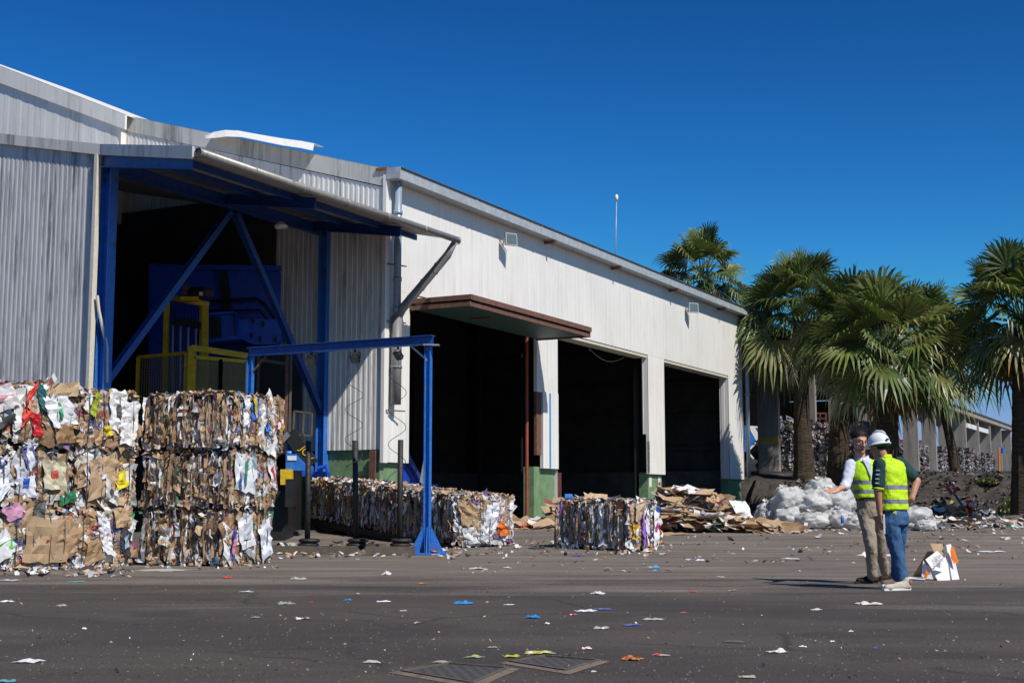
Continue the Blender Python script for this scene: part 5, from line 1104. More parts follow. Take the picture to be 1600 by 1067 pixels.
slab_sheet('card_sheet', 820, 824, .62, .5, .1, .1, 0, (.78, .78, .80), 'white flat sheet on the ground by the first pillar foot', 85, .10, G_)
slab_sheet('card_sheet', 826, 826, .38, .10, .1, .9, 0, (.5, .03, .03), 'small red strip under the white sheet at the first pillar', 86, .07, G_)
slab_sheet('card_sheet', 819, 806, .25, .75, .2, 1.3, .3, (.44, .28, .15), 'tall torn card standing inside the first doorway', 87, .35, G_)
q = MB(); bp_ = gp(891, 822) + Z * .74 + Y0 * .9; q.lathe(bp_, [(0, -.10), (.10, -.10), (.10, .08), (.07, .11), (0, .11)], 14, ax=(Y0, Z, X0)); tag(q.build('paint_tub', M['blueb'], org=bp_), 'light blue and white tub lying on the heap behind the single bale', 'tub')
# ================================================================== PEOPLE
def hull_caps(mb, p0, r0, p1, r1, n=14, sq=(1, 1), flat=None):
    """tapered capsule; flat = (axis, factor) squashes the section along an axis"""
    p0, p1 = Vector(p0), Vector(p1); t = (p1 - p0); L = t.length
    if L < 1e-6: t = Z.copy()
    t.normalize(); a = t.orthogonal().normalized(); b_ = t.cross(a)
    if flat is not None: 
        fx = Vector(flat[0]).normalized(); a = (fx - t * fx.dot(t)).normalized(); b_ = t.cross(a)
    vs = []; rings = []
    for k in range(5): an = math.pi / 2 * (1 - k / 4); rings.append((p0 - t * r0 * math.sin(an), max(1e-4, r0 * math.cos(an))))
    for k in range(5): an = math.pi / 2 * k / 4; rings.append((p1 + t * r1 * math.sin(an), max(1e-4, r1 * math.cos(an))))
    fk = flat[1] if flat is not None else 1
    for c_, r_ in rings:
        for i in range(n): an = 2 * math.pi * i / n; vs.append(c_ + a * (math.cos(an) * r_ * fk) + b_ * (math.sin(an) * r_))
    fs = [(j * n + i, j * n + (i + 1) % n, (j + 1) * n + (i + 1) % n, (j + 1) * n + i) for j in range(len(rings) - 1) for i in range(n)]
    fs.append(tuple(range(n))[::-1]); fs.append(tuple((len(rings) - 1) * n + i for i in range(n)))
    mb.add(vs, fs)
def hull_loft(mb, secs, n=28, pw=2.4):
    """secs: (centre, rx, ry, right-vector) stacked rings (super-ellipses), closed"""
    vs = []
    for c_, rx, ry, X_ in secs:
        c_ = Vector(c_); X_ = Vector(X_).normalized(); Y_ = Z.cross(X_)
        for i in range(n):
            an = 2 * math.pi * i / n; ca, sa = math.cos(an), math.sin(an); ca = math.copysign(abs(ca) ** (2 / pw), ca); sa = math.copysign(abs(sa) ** (2 / pw), sa)
            vs.append(c_ + X_ * rx * ca + Y_ * ry * sa)
    m_ = len(secs); fs = [(j * n + i, j * n + (i + 1) % n, (j + 1) * n + (i + 1) % n, (j + 1) * n + i) for j in range(m_ - 1) for i in range(n)]
    fs.append(tuple(range(n))[::-1]); fs.append(tuple((m_ - 1) * n + i for i in range(n))); mb.add(vs, fs)
def hull_ell(mb, c_, r_, ax=None, n=16):
    X_, Y_, Z_ = ax or (X0, Y0, Z); c_ = Vector(c_); vs = []; m_ = 11
    for j in range(m_ + 1):
        ph = -math.pi / 2 + math.pi * j / m_
        for i in range(n): th = 2 * math.pi * i / n; vs.append(c_ + X_ * (r_[0] * math.cos(th) * max(1e-3, math.cos(ph))) + Y_ * (r_[1] * math.sin(th) * max(1e-3, math.cos(ph))) + Z_ * (r_[2] * math.sin(ph)))
    fs = [(j * n + i, j * n + (i + 1) % n, (j + 1) * n + (i + 1) % n, (j + 1) * n + i) for j in range(m_) for i in range(n)]
    fs.append(tuple(range(n))[::-1]); fs.append(tuple(m_ * n + i for i in range(n))); mb.add(vs, fs)
TEXN = {}
def wrinkle(sz):
    if sz not in TEXN: t = bpy.data.textures.new('folds', 'CLOUDS'); t.noise_scale = sz; t.noise_depth = 2; TEXN[sz] = t
    return TEXN[sz]
def skin_up(root, name, mb, m_, vox=.012, it=6, wr=0.0, ws_=.08, par=None):
    o = part(par or root, name, mb, m_, True); r_ = o.modifiers.new('remesh', 'REMESH'); r_.mode = 'VOXEL'; r_.voxel_size = vox; r_.use_smooth_shade = True
    s_ = o.modifiers.new('smooth', 'SMOOTH'); s_.factor = .5; s_.iterations = it
    if wr: d_ = o.modifiers.new('folds', 'DISPLACE'); d_.texture = wrinkle(ws_); d_.strength = wr; d_.mid_level = .5; d_.texture_coords = 'LOCAL'
    return o
def cloth(name, col, rough=.85, folds=.5, extra=None):
    m, n, l, b = mat(name, rough, 0, .2); v = coords(n, l, (1, 1, 1), 'obj'); f_ = noise_n(n, l, v, 9, 4, .6); f2 = noise_n(n, l, coords(n, l, (1, 1, .35), 'obj'), 16, 3, .6)
    c = mix(n, l, ramp(n, l, f_, [(.35, 0), (.7, 1)]), [k * .85 for k in col], col)
    if extra: c = extra(n, l, c)
    l.new(c, b.inputs['Base Color']); bump(n, l, f2, folds, b, .03); return m
def skin_mat(name, col, stubble=None):
    m, n, l, b = mat(name, .5, 0, .4); v = coords(n, l, (1, 1, 1), 'obj'); f_ = noise_n(n, l, v, 14, 4, .6)
    l.new(mix(n, l, ramp(n, l, f_, [(.35, 0), (.7, 1)]), [k * .8 for k in col], col), b.inputs['Base Color']); b.inputs['Subsurface Weight'].default_value = .08; return m
def stripes(zs, root_z, half, colr):
    def ex(n, l, c):
        tc = n.new('ShaderNodeTexCoord'); s_ = n.new('ShaderNodeSeparateXYZ'); l.new(tc.outputs['Object'], s_.inputs[0])
        for z_ in zs:
            a = n.new('ShaderNodeMath'); a.operation = 'SUBTRACT'; a.inputs[1].default_value = z_; l.new(s_.outputs[2], a.inputs[0])
            d_ = n.new('ShaderNodeMath'); d_.operation = 'ABSOLUTE'; l.new(a.outputs[0], d_.inputs[0]); k = n.new('ShaderNodeMath'); k.operation = 'LESS_THAN'; k.inputs[1].default_value = half; l.new(d_.outputs[0], k.inputs[0])
            c = mix(n, l, k.outputs[0], c, colr)
        return c
    return ex
HIV = (.50, .80, .02)
def hand(mb, wrist, dirv, palm_n, s=1.0, thumb_side=1, curl=.3, spread=.10):
    """palm and five fingers, dirv = towards the fingertips, palm_n = out of the palm"""
    d = Vector(dirv).normalized(); pn = Vector(palm_n); pn = (pn - d * pn.dot(d)).normalized(); sd = d.cross(pn) * thumb_side; w = Vector(wrist)
    for k in (-.024, -.008, .008, .024): hull_caps(mb, w + sd * k * .8 * s, .017 * s, w + d * .085 * s + sd * k * 1.15 * s, .014 * s, 10)
    for i, ln in enumerate((.072, .080, .074, .058)):
        k = (.030 - .020 * i); a = (k / .03) * spread; f0 = w + d * .090 * s + sd * k * s; dd = (d * math.cos(a) + sd * math.sin(a)).normalized(); r_ = .0090
        p_ = f0; cu = curl * (1 + .25 * i)
        for sg in range(3):
            ls = ln * (.44, .32, .24)[sg] * s; dd = (dd * math.cos(cu * .5 + .05 * sg) + pn * math.sin(cu * .5)).normalized(); q_ = p_ + dd * ls; hull_caps(mb, p_, (r_ - .0007 * sg) * s, q_, (r_ - .001 - .0007 * sg) * s, 8); p_ = q_
    t0 = w + d * .028 * s + sd * .026 * s; t1 = t0 + (d * .6 + sd * .75 + pn * .2).normalized() * .042 * s; t2 = t1 + (d * .9 + sd * .35 + pn * .2).normalized() * .032 * s
    hull_caps(mb, t0, .014 * s, t1, .0105 * s, 8); hull_caps(mb, t1, .0105 * s, t2, .0085 * s, 8)
def head_frame(yaw, pitch, roll=0):
    """face looks along -Y before turning; returns right, back, up vectors"""
    r_ = Matrix.Rotation(yaw, 3, 'Z') @ Matrix.Rotation(pitch, 3, 'X') @ Matrix.Rotation(roll, 3, 'Y'); return r_ @ X0, r_ @ Y0, r_ @ Z
def head(mb, c_, fr, s=1.0):
    X_, Y_, Z_ = fr; c_ = Vector(c_)
    def p(x, y, z): return c_ + (X_ * x + Y_ * y + Z_ * z) * s
    hull_ell(mb, p(0, .015, .035), (.074 * s, .092 * s, .085 * s), fr); hull_ell(mb, p(0, -.022, -.03), (.060 * s, .062 * s, .078 * s), fr)
    hull_caps(mb, p(0, -.055, -.095), .026 * s, p(0, -.045, -.085), .030 * s, 10)                                    # chin
    hull_caps(mb, p(-.040, -.01, -.075), .026 * s, p(.040, -.01, -.075), .026 * s, 10)                             # jaw
    hull_caps(mb, p(0, -.088, .012), .009 * s, p(0, -.108, -.028), .015 * s, 8)                                    # nose
    hull_caps(mb, p(-.013, -.096, -.032), .008 * s, p(.013, -.096, -.032), .008 * s, 8)
    hull_caps(mb, p(-.034, -.080, .026), .011 * s, p(.034, -.080, .026), .011 * s, 8)                              # brow
    for k in (-1, 1):
        hull_caps(mb, p(.042 * k, -.066, -.018), .018 * s, p(.040 * k, -.060, -.035), .017 * s, 8)                  # cheek
        hull_caps(mb, p(.077 * k, .01, .012), .011 * s, p(.074 * k, .006, -.026), .009 * s, 8); hull_caps(mb, p(.084 * k, .02, .012), .009 * s, p(.082 * k, .018, -.012), .007 * s, 8)
    hull_caps(mb, p(-.017, -.082, -.062), .009 * s, p(.017, -.082, -.062), .009 * s, 8)                            # lips
    return p
def face_bits(root, p, s=1.0, lips=(.35, .12, .09), brow=(.03, .02, .015), fr=None):
    for k in (-1, 1):
        q = MB(); hull_ell(q, p(.029 * k, -.079, .003), (.012, .009, .009)); e_ = part(root, 'eye', q, EYEW, True)
        q = MB(); hull_ell(q, p(.029 * k, -.0875, .002), (.0052, .003, .0055)); part(e_, 'iris', q, M['black'], True)
        q = MB(); hull_caps(q, p(.014 * k, -.091, .029), .0038, p(.046 * k, -.083, .031), .003, 6); part(root, 'eyebrow', q, HAIR, True)
    q = MB(); hull_caps(q, p(-.019, -.0885, -.063), .0045, p(.019, -.0885, -.063), .0045, 6); part(root, 'lips', q, LIPS, True)
EYEW = mat('eye_white', .3)[0]; EYEW.node_tree.nodes['Principled BSDF'].inputs['Base Color'].default_value = (.7, .68, .65, 1)
HAIR = cloth('dark_hair', (.018, .012, .009), .6, .6); LIPS = skin_mat('lips', (.30, .11, .08)); STUB = skin_mat('stubble_skin', (.36, .19, .13))
SK1 = skin_mat('tanned_skin', (.60, .31, .21)); SK2 = skin_mat('sunburnt_skin', (.52, .25, .16))

# ---- left man, facing us and to the right, right arm held out
f1 = onz(1365, 912, 0); m1 = thing('person', 'man without hat in high-visibility vest and beige trousers, pointing with his open hand', 'person', (f1.x, f1.y, 0), 'men talking in the yard'); pp = F_PX / f1.y * 1.004
def q1(px, py, dy=0.0): return Vector((f1.x + (px - 1365) / pp, f1.y + dy, (912 - py) / pp))
fc1 = Vector((.24, -.97, 0)).normalized(); rt1 = Vector((-.97, -.24, 0)).normalized()     # facing; his right-hand side
hip1, waist1, chest1, nk1 = q1(1367, 797, .02), q1(1362, 780), q1(1357, 748, .0), q1(1352, 717, .0)
shR, shL = chest1 + rt1 * .185 + Z * .155, chest1 - rt1 * .185 + Z * .165
elR = shR + Vector((-.085, -.10, -.255)); wrR = elR + Vector((-.150, -.185, -.055)); hdir1 = Vector((-.85, -.45, -.14))
elL = shL + Vector((.07, .06, -.27)); wrL = elL + Vector((.02, -.12, -.22))
bd1 = MB()
hc1 = q1(1348, 693.5, -.05); fr1 = head_frame(.26, .16, .05)
pf1 = head(bd1, hc1, fr1, 1.13)
hull_caps(bd1, nk1 - Z * .06, .062, hc1 + fr1[1] * .02 - Z * .05, .055, 14)
hull_loft(bd1, [(hip1 - Z * .02, .155, .105, rt1), (waist1, .150, .10, rt1), (chest1, .165, .11, rt1), (chest1 + Z * .12, .16, .10, rt1), (nk1 - Z * .03, .08, .07, rt1)])
for a_, b2, r0, r1_ in ((shR, elR, .048, .040), (elR, wrR, .040, .028), (shL, elL, .048, .040), (elL, wrL, .040, .028)): hull_caps(bd1, a_, r0, b2, r1_)
hand(bd1, wrR, hdir1, Vector((.2, -.45, .85)), 1.08, 1, .12, .22)
hand(bd1, wrL, (0, -.1, -1), (-1, 0, 0), 1.0, 1, .4)
k1 = q1(1361, 852, -.05); a1 = q1(1365, 903, .04); k2 = q1(1382, 850, .16); a2 = q1(1396, 901, .34)
hpR, hpL = hip1 + rt1 * .09 - Z * .02, hip1 - rt1 * .09 - Z * .02
for a_, b2, r0, r1_ in ((hpR, k1, .07, .05), (k1, a1, .05, .035), (hpL, k2, .07, .05), (k2, a2, .05, .035)): hull_caps(bd1, a_, r0, b2, r1_)
body1 = skin_up(m1, 'body', bd1, SK1, .0085, 2)
face_bits(m1, pf1)
q = MB(); hull_ell(q, pf1(0, .028, .060), (.093, .112, .088), fr1); o = skin_up(m1, 'hair', q, HAIR, .01, 2, .006, .03)
q = MB()
for k in (-1, 1): hull_caps(q, pf1(.074 * k, .0, .03), .010, pf1(.076 * k, .02, -.02), .008, 8)
part(m1, 'sideburn', q, HAIR, True) if False else None
q = MB(); hull_caps(q, pf1(-.042, -.030, -.082), .020, pf1(-.012, -.066, -.104), .020, 10); hull_caps(q, pf1(.042, -.030, -.082), .020, pf1(.012, -.066, -.104), .020, 10); hull_caps(q, pf1(-.022, -.083, -.049), .007, pf1(.022, -.083, -.049), .007, 8); hull_caps(q, pf1(-.014, -.070, -.096), .021, pf1(.014, -.070, -.096), .021, 10); skin_up(m1, 'stubble_beard', q, STUB, .007, 2)
gl_ = MB(); 
for k in (-1, 1):
    c_ = pf1(.030 * k, -.100, .002); pts = [c_ + fr1[0] * (.024 * math.cos(a * math.pi / 6)) + fr1[2] * (.016 * math.sin(a * math.pi / 6)) for a in range(13)]; gl_.tube(pts, .0042, 5, cap=False)
    gl_.tube([pf1(.054 * k, -.098, .005), pf1(.080 * k, .01, .010)], .0026, 5)
gl_.tube([pf1(-.007, -.102, .004), pf1(.007, -.102, .004)], .0026, 5); part(m1, 'glasses', gl_, M['black'], True)
SH1 = cloth('pale_blue_shirt', (.62, .66, .78), .8, .5)
s1 = MB(); hull_loft(s1, [(waist1 - Z * .03, .158, .112, rt1), (waist1 + Z * .05, .160, .112, rt1), (chest1, .176, .122, rt1), (chest1 + Z * .11, .178, .116, rt1), (chest1 + Z * .185, .12, .085, rt1), (nk1 + Z * .0, .070, .066, rt1)])
cuffR = shR.lerp(elR, 1.0) + (wrR - elR) * .18
hull_caps(s1, shR - Z * .005, .066, elR, .058); hull_caps(s1, elR, .058, cuffR, .060); hull_caps(s1, shL, .066, elL, .056); hull_caps(s1, elL, .056, elL + (wrL - elL) * .2, .058)
skin_up(m1, 'shirt', s1, SH1, .012, 4, .018, .05)
q = MB()
for k in (-1, 1): q.prism([nk1 + fc1 * .055 + rt1 * .008 * k - Z * .035, nk1 + fc1 * .062 + rt1 * .062 * k - Z * .02, nk1 + fc1 * .03 + rt1 * .078 * k + Z * .022, nk1 + fc1 * .050 + rt1 * .045 * k + Z * .02], fc1 * .008)
part(m1, 'collar', q, SH1)
zl = [q1(0, 756).z, q1(0, 770.5).z]
V1m = cloth('high_visibility_cloth', HIV, .6, .55, stripes([z_ for z_ in zl], 0, .024, (.22, .23, .27)))
def vest(root, secs, m_, open_front=None, fcv=None, rtv=None, vox=.012, wr=.012, arm=()):
    q = MB(); hull_loft(q, secs, 32, 2.6); return skin_up(root, 'safety_vest', q, m_, vox, 3, wr, .07)
vest(m1, [(waist1 + Z * .0 + fc1 * .0, .176, .130, rt1), (waist1 + Z * .10, .176, .132, rt1), (chest1, .184, .136, rt1), (chest1 + Z * .09, .180, .134, rt1), (chest1 + Z * .165, .155, .112, rt1), (chest1 + Z * .200, .115, .085, rt1)], V1m, wr=.022)
# shirt front showing in the V of the vest
ctr = chest1 + fc1 * .138 - Z * .01; q = MB(); q.prism([nk1 + fc1 * .108 - rt1 * .052 - Z * .015, nk1 + fc1 * .108 + rt1 * .052 - Z * .015, nk1 + fc1 * .138 + rt1 * .034 - Z * .075, ctr + fc1 * .016 + rt1 * .008, ctr + fc1 * .016 - rt1 * .008, nk1 + fc1 * .138 - rt1 * .034 - Z * .075], fc1 * .010); part(m1, 'shirt_front', q, SH1)
q = MB(); q.prism([ctr + fc1 * .040 + Z * (.035) - rt1 * .115, ctr + fc1 * .045 + Z * .035 - rt1 * .055, ctr + fc1 * .045 + Z * .052 - rt1 * .055, ctr + fc1 * .040 + Z * .052 - rt1 * .115], fc1 * -.03); part(m1, 'chest_badge', q, cloth('badge_grey', (.30, .34, .22)))
TR1 = cloth('beige_trousers', (.36, .29, .22), .85, .8)
t1 = MB(); hull_loft(t1, [(waist1 - Z * .01, .155, .112, rt1), (hip1, .168, .122, rt1), (hip1 - Z * .09, .166, .118, rt1)]); 
for a_, b2, r0, r1_ in ((hpR - Z * .02, k1, .096, .074), (k1, a1 + Z * .03, .074, .060), (hpL - Z * .02, k2, .096, .072), (k2, a2 + Z * .03, .072, .056)): hull_caps(t1, a_, r0, b2, r1_)
skin_up(m1, 'trousers', t1, TR1, .012, 4, .026, .09)
q = MB(); hull_loft(q, [(waist1 - Z * .028, .160, .116, rt1), (waist1 + Z * .008, .160, .116, rt1)], 28); part(m1, 'belt', q, M['black'])
SHO = cloth('dark_suede', (.030, .020, .016), .8, .3)
def shoe(root, heel, toe, m_, sole, h=.085, w=.044, nm='shoe'):
    heel = Vector((heel.x, heel.y, 0)); toe = Vector((toe.x, toe.y, 0))
    d = (toe - heel); d.z = 0; L_ = d.length; d.normalize(); sd = Vector((-d.y, d.x, 0)); q = MB()
    hull_caps(q, heel + Z * .045 + d * .03, .040, toe + Z * .036 - d * .05, .034); hull_caps(q, heel + Z * .07 + d * .035, .036, heel + Z * .055 + d * L_ * .5, .034); hull_caps(q, heel + Z * .10 + d * .045, .040, heel + Z * .06 + d * .06, .042); hull_caps(q, toe - d * .08 + Z * .032 + sd * .012, .034, toe - d * .045 + Z * .03 - sd * .01, .030)
    o_ = skin_up(root, nm, q, m_, .008, 3)
    q = MB(); n_ = 14; ring = []
    for i in range(n_ * 2):
        t = (i % n_) / (n_ - 1); sgn = 1 if i < n_ else -1; tt = t if sgn > 0 else 1 - t; ww = w * (math.sin(math.pi * min(1, max(0.0, .10 + .82 * tt))) ** .45) * (.85 + .25 * tt); ring.append(heel + d * (L_ * tt) + sd * ww * .74 * sgn)
    q.prism([Vector((k.x, k.y, .003)) for k in ring], Z * .022); part(o_, 'sole', q, sole); return o_
shoe(m1, onz(1372, 911, 0), onz(1336, 911.5, 0), SHO, M['black']); shoe(m1, onz(1402, 906, 0), onz(1374, 908, 0), SHO, M['black'])

# ---- right man, back to us, white helmet, left hand holding papers
f2 = onz(1402, 921, 0); m2 = thing('person', 'man seen from behind in white helmet, yellow safety vest and blue jeans', 'person', (f2.x, f2.y, 0), 'men talking in the yard'); pq = F_PX / f2.y * 1.004
def q2(px, py, dy=0.0): return Vector((f2.x + (px - 1402) / pq, f2.y + dy, (921 - py) / pq))
fc2 = Vector((-.62, .78, 0)).normalized(); lf2 = Vector((-.78, -.62, 0)).normalized()      # facing away-left; his left-hand side
hip2, waist2, chest2, nk2 = q2(1402, 808), q2(1399, 786), q2(1397, 748, .0), q2(1389, 716, .01)
shL2, shR2 = chest2 + lf2 * .185 + Z * .135, chest2 - lf2 * .185 + Z * .16
elL2 = shL2 + Vector((-.035, -.02, -.285)); wrL2 = q2(1375.5, 806, -.10); elR2 = q2(1441, 754, .06); wrR2 = q2(1429, 781, -.02)
bd2 = MB(); hc2 = q2(1380.5, 702, .0); fr2 = head_frame(math.radians(-140), .12, 0)
pf2 = head(bd2, hc2, fr2)
hull_caps(bd2, nk2 - Z * .07, .066, hc2 + fr2[1] * .025 - Z * .05, .058, 14)
hull_loft(bd2, [(hip2 - Z * .02, .155, .11, lf2), (waist2, .152, .105, lf2), (chest2, .17, .115, lf2), (chest2 + Z * .12, .165, .10, lf2), (nk2 - Z * .03, .085, .075, lf2)])
for a_, b2, r0, r1_ in ((shL2, elL2, .050, .042), (elL2, wrL2, .044, .029), (shR2, elR2, .050, .042), (elR2, wrR2, .044, .030)): hull_caps(bd2, a_, r0, b2, r1_)
hand(bd2, wrL2, (.0, -.08, -1), (.9, .3, 0), 1.05, -1, .55)
hand(bd2, wrR2, (-.55, .5, -.65), (-.8, -.4, 0), 1.0, 1, .35)
kL, aL = q2(1401, 862, -.04), q2(1410, 911, -.02); kR, aR = q2(1411, 860, .14), q2(1411, 906, .22)
hL_, hR_ = hip2 + lf2 * .085 - Z * .02, hip2 - lf2 * .085 - Z * .02
for a_, b2, r0, r1_ in ((hL_, kL, .07, .05), (kL, aL, .05, .036), (hR_, kR, .07, .05), (kR, aR, .05, .036)): hull_caps(bd2, a_, r0, b2, r1_)
skin_up(m2, 'body', bd2, SK2, .0085, 2); face_bits(m2, pf2)
q = MB(); hull_ell(q, pf2(0, .030, .030), (.078, .086, .078), fr2); skin_up(m2, 'hair', q, HAIR, .01, 2, .004, .03)
# helmet
fh = head_frame(math.radians(-140), .16, 0); hb_ = hc2 + fh[2] * .052 + fh[1] * .010
WH = mat('white_helmet_shell', .28, 0, .5)[0]; WH.node_tree.nodes['Principled BSDF'].inputs['Base Color'].default_value = (.74, .75, .78, 1)
q = MB(); n_ = 36; vs = []; m__ = 12
for j in range(m__ + 1):
    ph = math.pi / 2 * j / m__
    for i in range(n_):
        th = 2 * math.pi * i / n_; rx, ry = .104, .126; rdg = .005 if abs(math.cos(th)) < .12 and j > 3 else 0
        vs.append(hb_ + fh[0] * (rx + 0) * math.cos(th) * math.cos(ph) + fh[1] * ry * math.sin(th) * math.cos(ph) + fh[2] * ((.116 + rdg * 2) * math.sin(ph)))
q.add(vs, [(j * n_ + i, j * n_ + (i + 1) % n_, (j + 1) * n_ + (i + 1) % n_, (j + 1) * n_ + i) for j in range(m__) for i in range(n_)])
hel = part(m2, 'helmet', q, WH, True)
q = MB(); vs = []
for r_, z_ in ((1.0, .0), (1.03, -.016), (1.10, -.022), (1.10, -.030), (1.0, -.026)):
    for i in range(n_):
        th = 2 * math.pi * i / n_; br = 1 + (.24 * max(0, -math.sin(th)) ** 3 if r_ > 1.05 else 0); vs.append(hb_ + fh[0] * .104 * r_ * math.cos(th) + fh[1] * .126 * r_ * br * math.sin(th) + fh[2] * (z_ - (.012 * max(0, -math.sin(th)) if r_ > 1.05 else 0)))
q.add(vs, [(j * n_ + i, j * n_ + (i + 1) % n_, (j + 1) * n_ + (i + 1) % n_, (j + 1) * n_ + i) for j in range(4) for i in range(n_)]); part(hel, 'brim', q, WH, True)
q = MB(); q.tube([hb_ + fh[1] * -.06 + fh[2] * .118, hb_ + fh[1] * .0 + fh[2] * .132, hb_ + fh[1] * .07 + fh[2] * .112, hb_ + fh[1] * .105 + fh[2] * .082], [.008, .012, .012, .006], 8); part(hel, 'crown_ridge', q, WH, True)
q = MB(); q.box(hb_ + fh[1] * .137 + fh[2] * .012 + fh[0] * .03, .035, .012, .020, fh); part(hel, 'brand_plate', q, M['black'])
q = MB(); q.tube([hb_ + fh[0] * .085 * math.cos(a * math.pi / 8) + fh[1] * .105 * math.sin(a * math.pi / 8) - fh[2] * .035 for a in range(9)], .016, 8); part(hel, 'green_harness', q, cloth('green_strap', (.03, .20, .04)), True)
TEAL = cloth('dark_teal_cloth', (.018, .055, .062), .85, .5)
s2 = MB(); hull_loft(s2, [(hip2 + Z * .0, .166, .118, lf2), (waist2, .163, .115, lf2), (chest2, .182, .124, lf2), (chest2 + Z * .10, .184, .118, lf2), (chest2 + Z * .175, .13, .09, lf2), (nk2 - Z * .01, .076, .072, lf2)])
slL, slR = shL2.lerp(elL2, .74), shR2.lerp(elR2, .72); hull_caps(s2, shL2, .072, slL, .070); hull_caps(s2, shR2, .072, slR, .072)
skin_up(m2, 'polo_shirt', s2, TEAL, .012, 4, .016, .05)
dl2 = (slL - shL2).normalized(); q = MB(); q.lathe(slL + dl2 * .055, [(.060, -.012), (.066, -.010), (.066, .004), (.058, .006)], 20, ax=(dl2.orthogonal().normalized(), dl2.cross(dl2.orthogonal().normalized()), dl2)); part(m2, 'sleeve_trim', q, cloth('yellow_trim', HIV), True)
for k in range(4):   # pale woven bars on the sleeve
    c_ = shL2.lerp(slL, .30 + .22 * k) + Vector((-.030, -.066, 0)); q = MB(); sdv = Vector((.9, -.35, 0)).normalized(); q.prism([c_ - sdv * .020 - Z * .007, c_ + sdv * .022 - Z * .010, c_ + sdv * .022 + Z * .004, c_ - sdv * .020 + Z * .007], Vector((-.35, -.9, 0)) * .009); part(m2, 'sleeve_bar', q, cloth('pale_print', (.45, .50, .52)))
z2 = [q2(0, 758).z, q2(0, 776).z]
V2m = cloth('high_visibility_cloth_back', (.56, .82, .02), .6, .6, stripes([q2(0, 764).z, q2(0, 786).z], 0, .024, (.20, .21, .25)))
vest(m2, [(q2(1399, 799), .192, .146, lf2), (waist2, .186, .140, lf2), (chest2 - Z * .08, .186, .142, lf2), (chest2, .186, .142, lf2), (chest2 + Z * .09, .184, .136, lf2), (chest2 + Z * .165, .160, .112, lf2), (nk2 - Z * .015, .088, .082, lf2)], V2m, wr=.026)
q = MB(); q.lathe(nk2 - Z * .005 + fc2 * .0, [(.080, -.03), (.084, .0), (.076, .028), (.070, .026), (.074, -.01)], 24); part(m2, 'collar', q, cloth('collar_yellow', (.56, .70, .02)), True)
q = MB(); q.box(q2(1396, 803, -.150), .035, .010, .045); part(m2, 'vest_tab', q, cloth('tab_yellow', (.60, .65, .02)))
JN = cloth('blue_denim', (.055, .125, .26), .85, .9)
t2 = MB(); hull_loft(t2, [(waist2 - Z * .06, .160, .114, lf2), (hip2, .172, .128, lf2), (hip2 - Z * .10, .166, .122, lf2)])
for a_, b2, r0, r1_ in ((hL_ - Z * .03, kL, .100, .078), (kL, aL + Z * .02, .078, .066), (hR_ - Z * .03, kR, .098, .074), (kR, aR + Z * .03, .074, .062)): hull_caps(t2, a_, r0, b2, r1_)
skin_up(m2, 'jeans', t2, JN, .012, 4, .026, .09)
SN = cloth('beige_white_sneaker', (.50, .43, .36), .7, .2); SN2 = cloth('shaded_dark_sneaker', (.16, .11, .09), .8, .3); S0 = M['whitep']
sh1_ = shoe(m2, onz(1422, 921.5, 0), onz(1380, 923, 0), SN, S0, w=.048); q = MB(); hp_ = q2(1416, 908, -.115); q.prism([hp_ + Vector((-.01, 0, 0)), hp_ + Vector((.035, .005, -.03)), hp_ + Vector((.035, .01, .02)), hp_ + Vector((.01, .0, .03))], Y0 * .02); part(sh1_, 'tan_heel_panel', q, cloth('tan_panel', (.30, .17, .09)))
q = MB(); hp_ = q2(1400, 911, -.130); q.prism([hp_ + Vector((-.075, 0, -.012)), hp_ + Vector((-.03, 0, -.020)), hp_ + Vector((.055, 0, .020)), hp_ + Vector((-.03, 0, -.008)), hp_ + Vector((-.07, 0, .006))], Y0 * .012); part(sh1_, 'curved_mark', q, M['black'])
shoe(m2, onz(1414, 914, 0), onz(1377, 916, 0), SN2, S0, w=.046)
# papers in his hand: a thing of its own
q = MB(); c_ = wrL2 + Vector((.045, .02, -.10)); ax_ = (Vector((.25, .97, 0)), Vector((-.97, .25, 0)), Z)
q.box(c_, .15, .018, .21, ax_); pb = tag(q.build('notepad', M['whitep'], org=c_), 'white notepad held at the hip by the man in the helmet', 'notepad')

# ================================================================== WHITE CARTON with orange prints
cx_ = onz(1474, 906, 0); bx = thing('broken_carton', 'broken white carton with orange prints standing on the asphalt right of the men', 'carton', tuple(cx_)); pc = F_PX / cx_.y
WC = painted('white_card', (.74, .73, .74), .6, var=.08, dirt=(.3, .27, .24), dirt_amt=.25); TC = painted('brown_card', (.38, .26, .15), .8, var=.2); OR = painted('orange_print', (.75, .17, .01), .5, var=.05, dirt_amt=.1)
def qc(px, py, dy=0.0): return Vector((cx_.x + (px - 1474) / pc, cx_.y + dy, max(.0, (906.5 - py) / pc)))
def card(poly, m_, nm, th=.006, root=bx):
    q = MB(); q.prism(poly, Vector((0, 1, 0)) * th); return part(root, nm, q, m_)
rp_ = card([qc(1486.5, 906, -.02), qc(1503, 906, .10), qc(1493.5, 852, .14), qc(1484.5, 853, .10)], WC, 'right_panel')
card([qc(1488, 874, .085), qc(1487, 862, .09), qc(1489, 856, .10), qc(1493, 855, .11), qc(1497, 870, .10), qc(1498.5, 881, .09), qc(1490.5, 881, .075)], OR, 'orange_print', .004, rp_); rp_.children[0].location.y -= .035
card([qc(1491, 869, .075), qc(1496, 868.5, .085), qc(1497.5, 874, .085), qc(1491.5, 874, .075)], painted('lime_print', (.55, .60, .05), .5), 'lime_print', .004, rp_); rp_.children[1].location.y -= .045
card([qc(1463, 906.5, -.06), qc(1484, 906.5, -.02), qc(1484, 868, .08), qc(1480, 872, .06), qc(1456, 889, .0)], WC, 'front_panel')
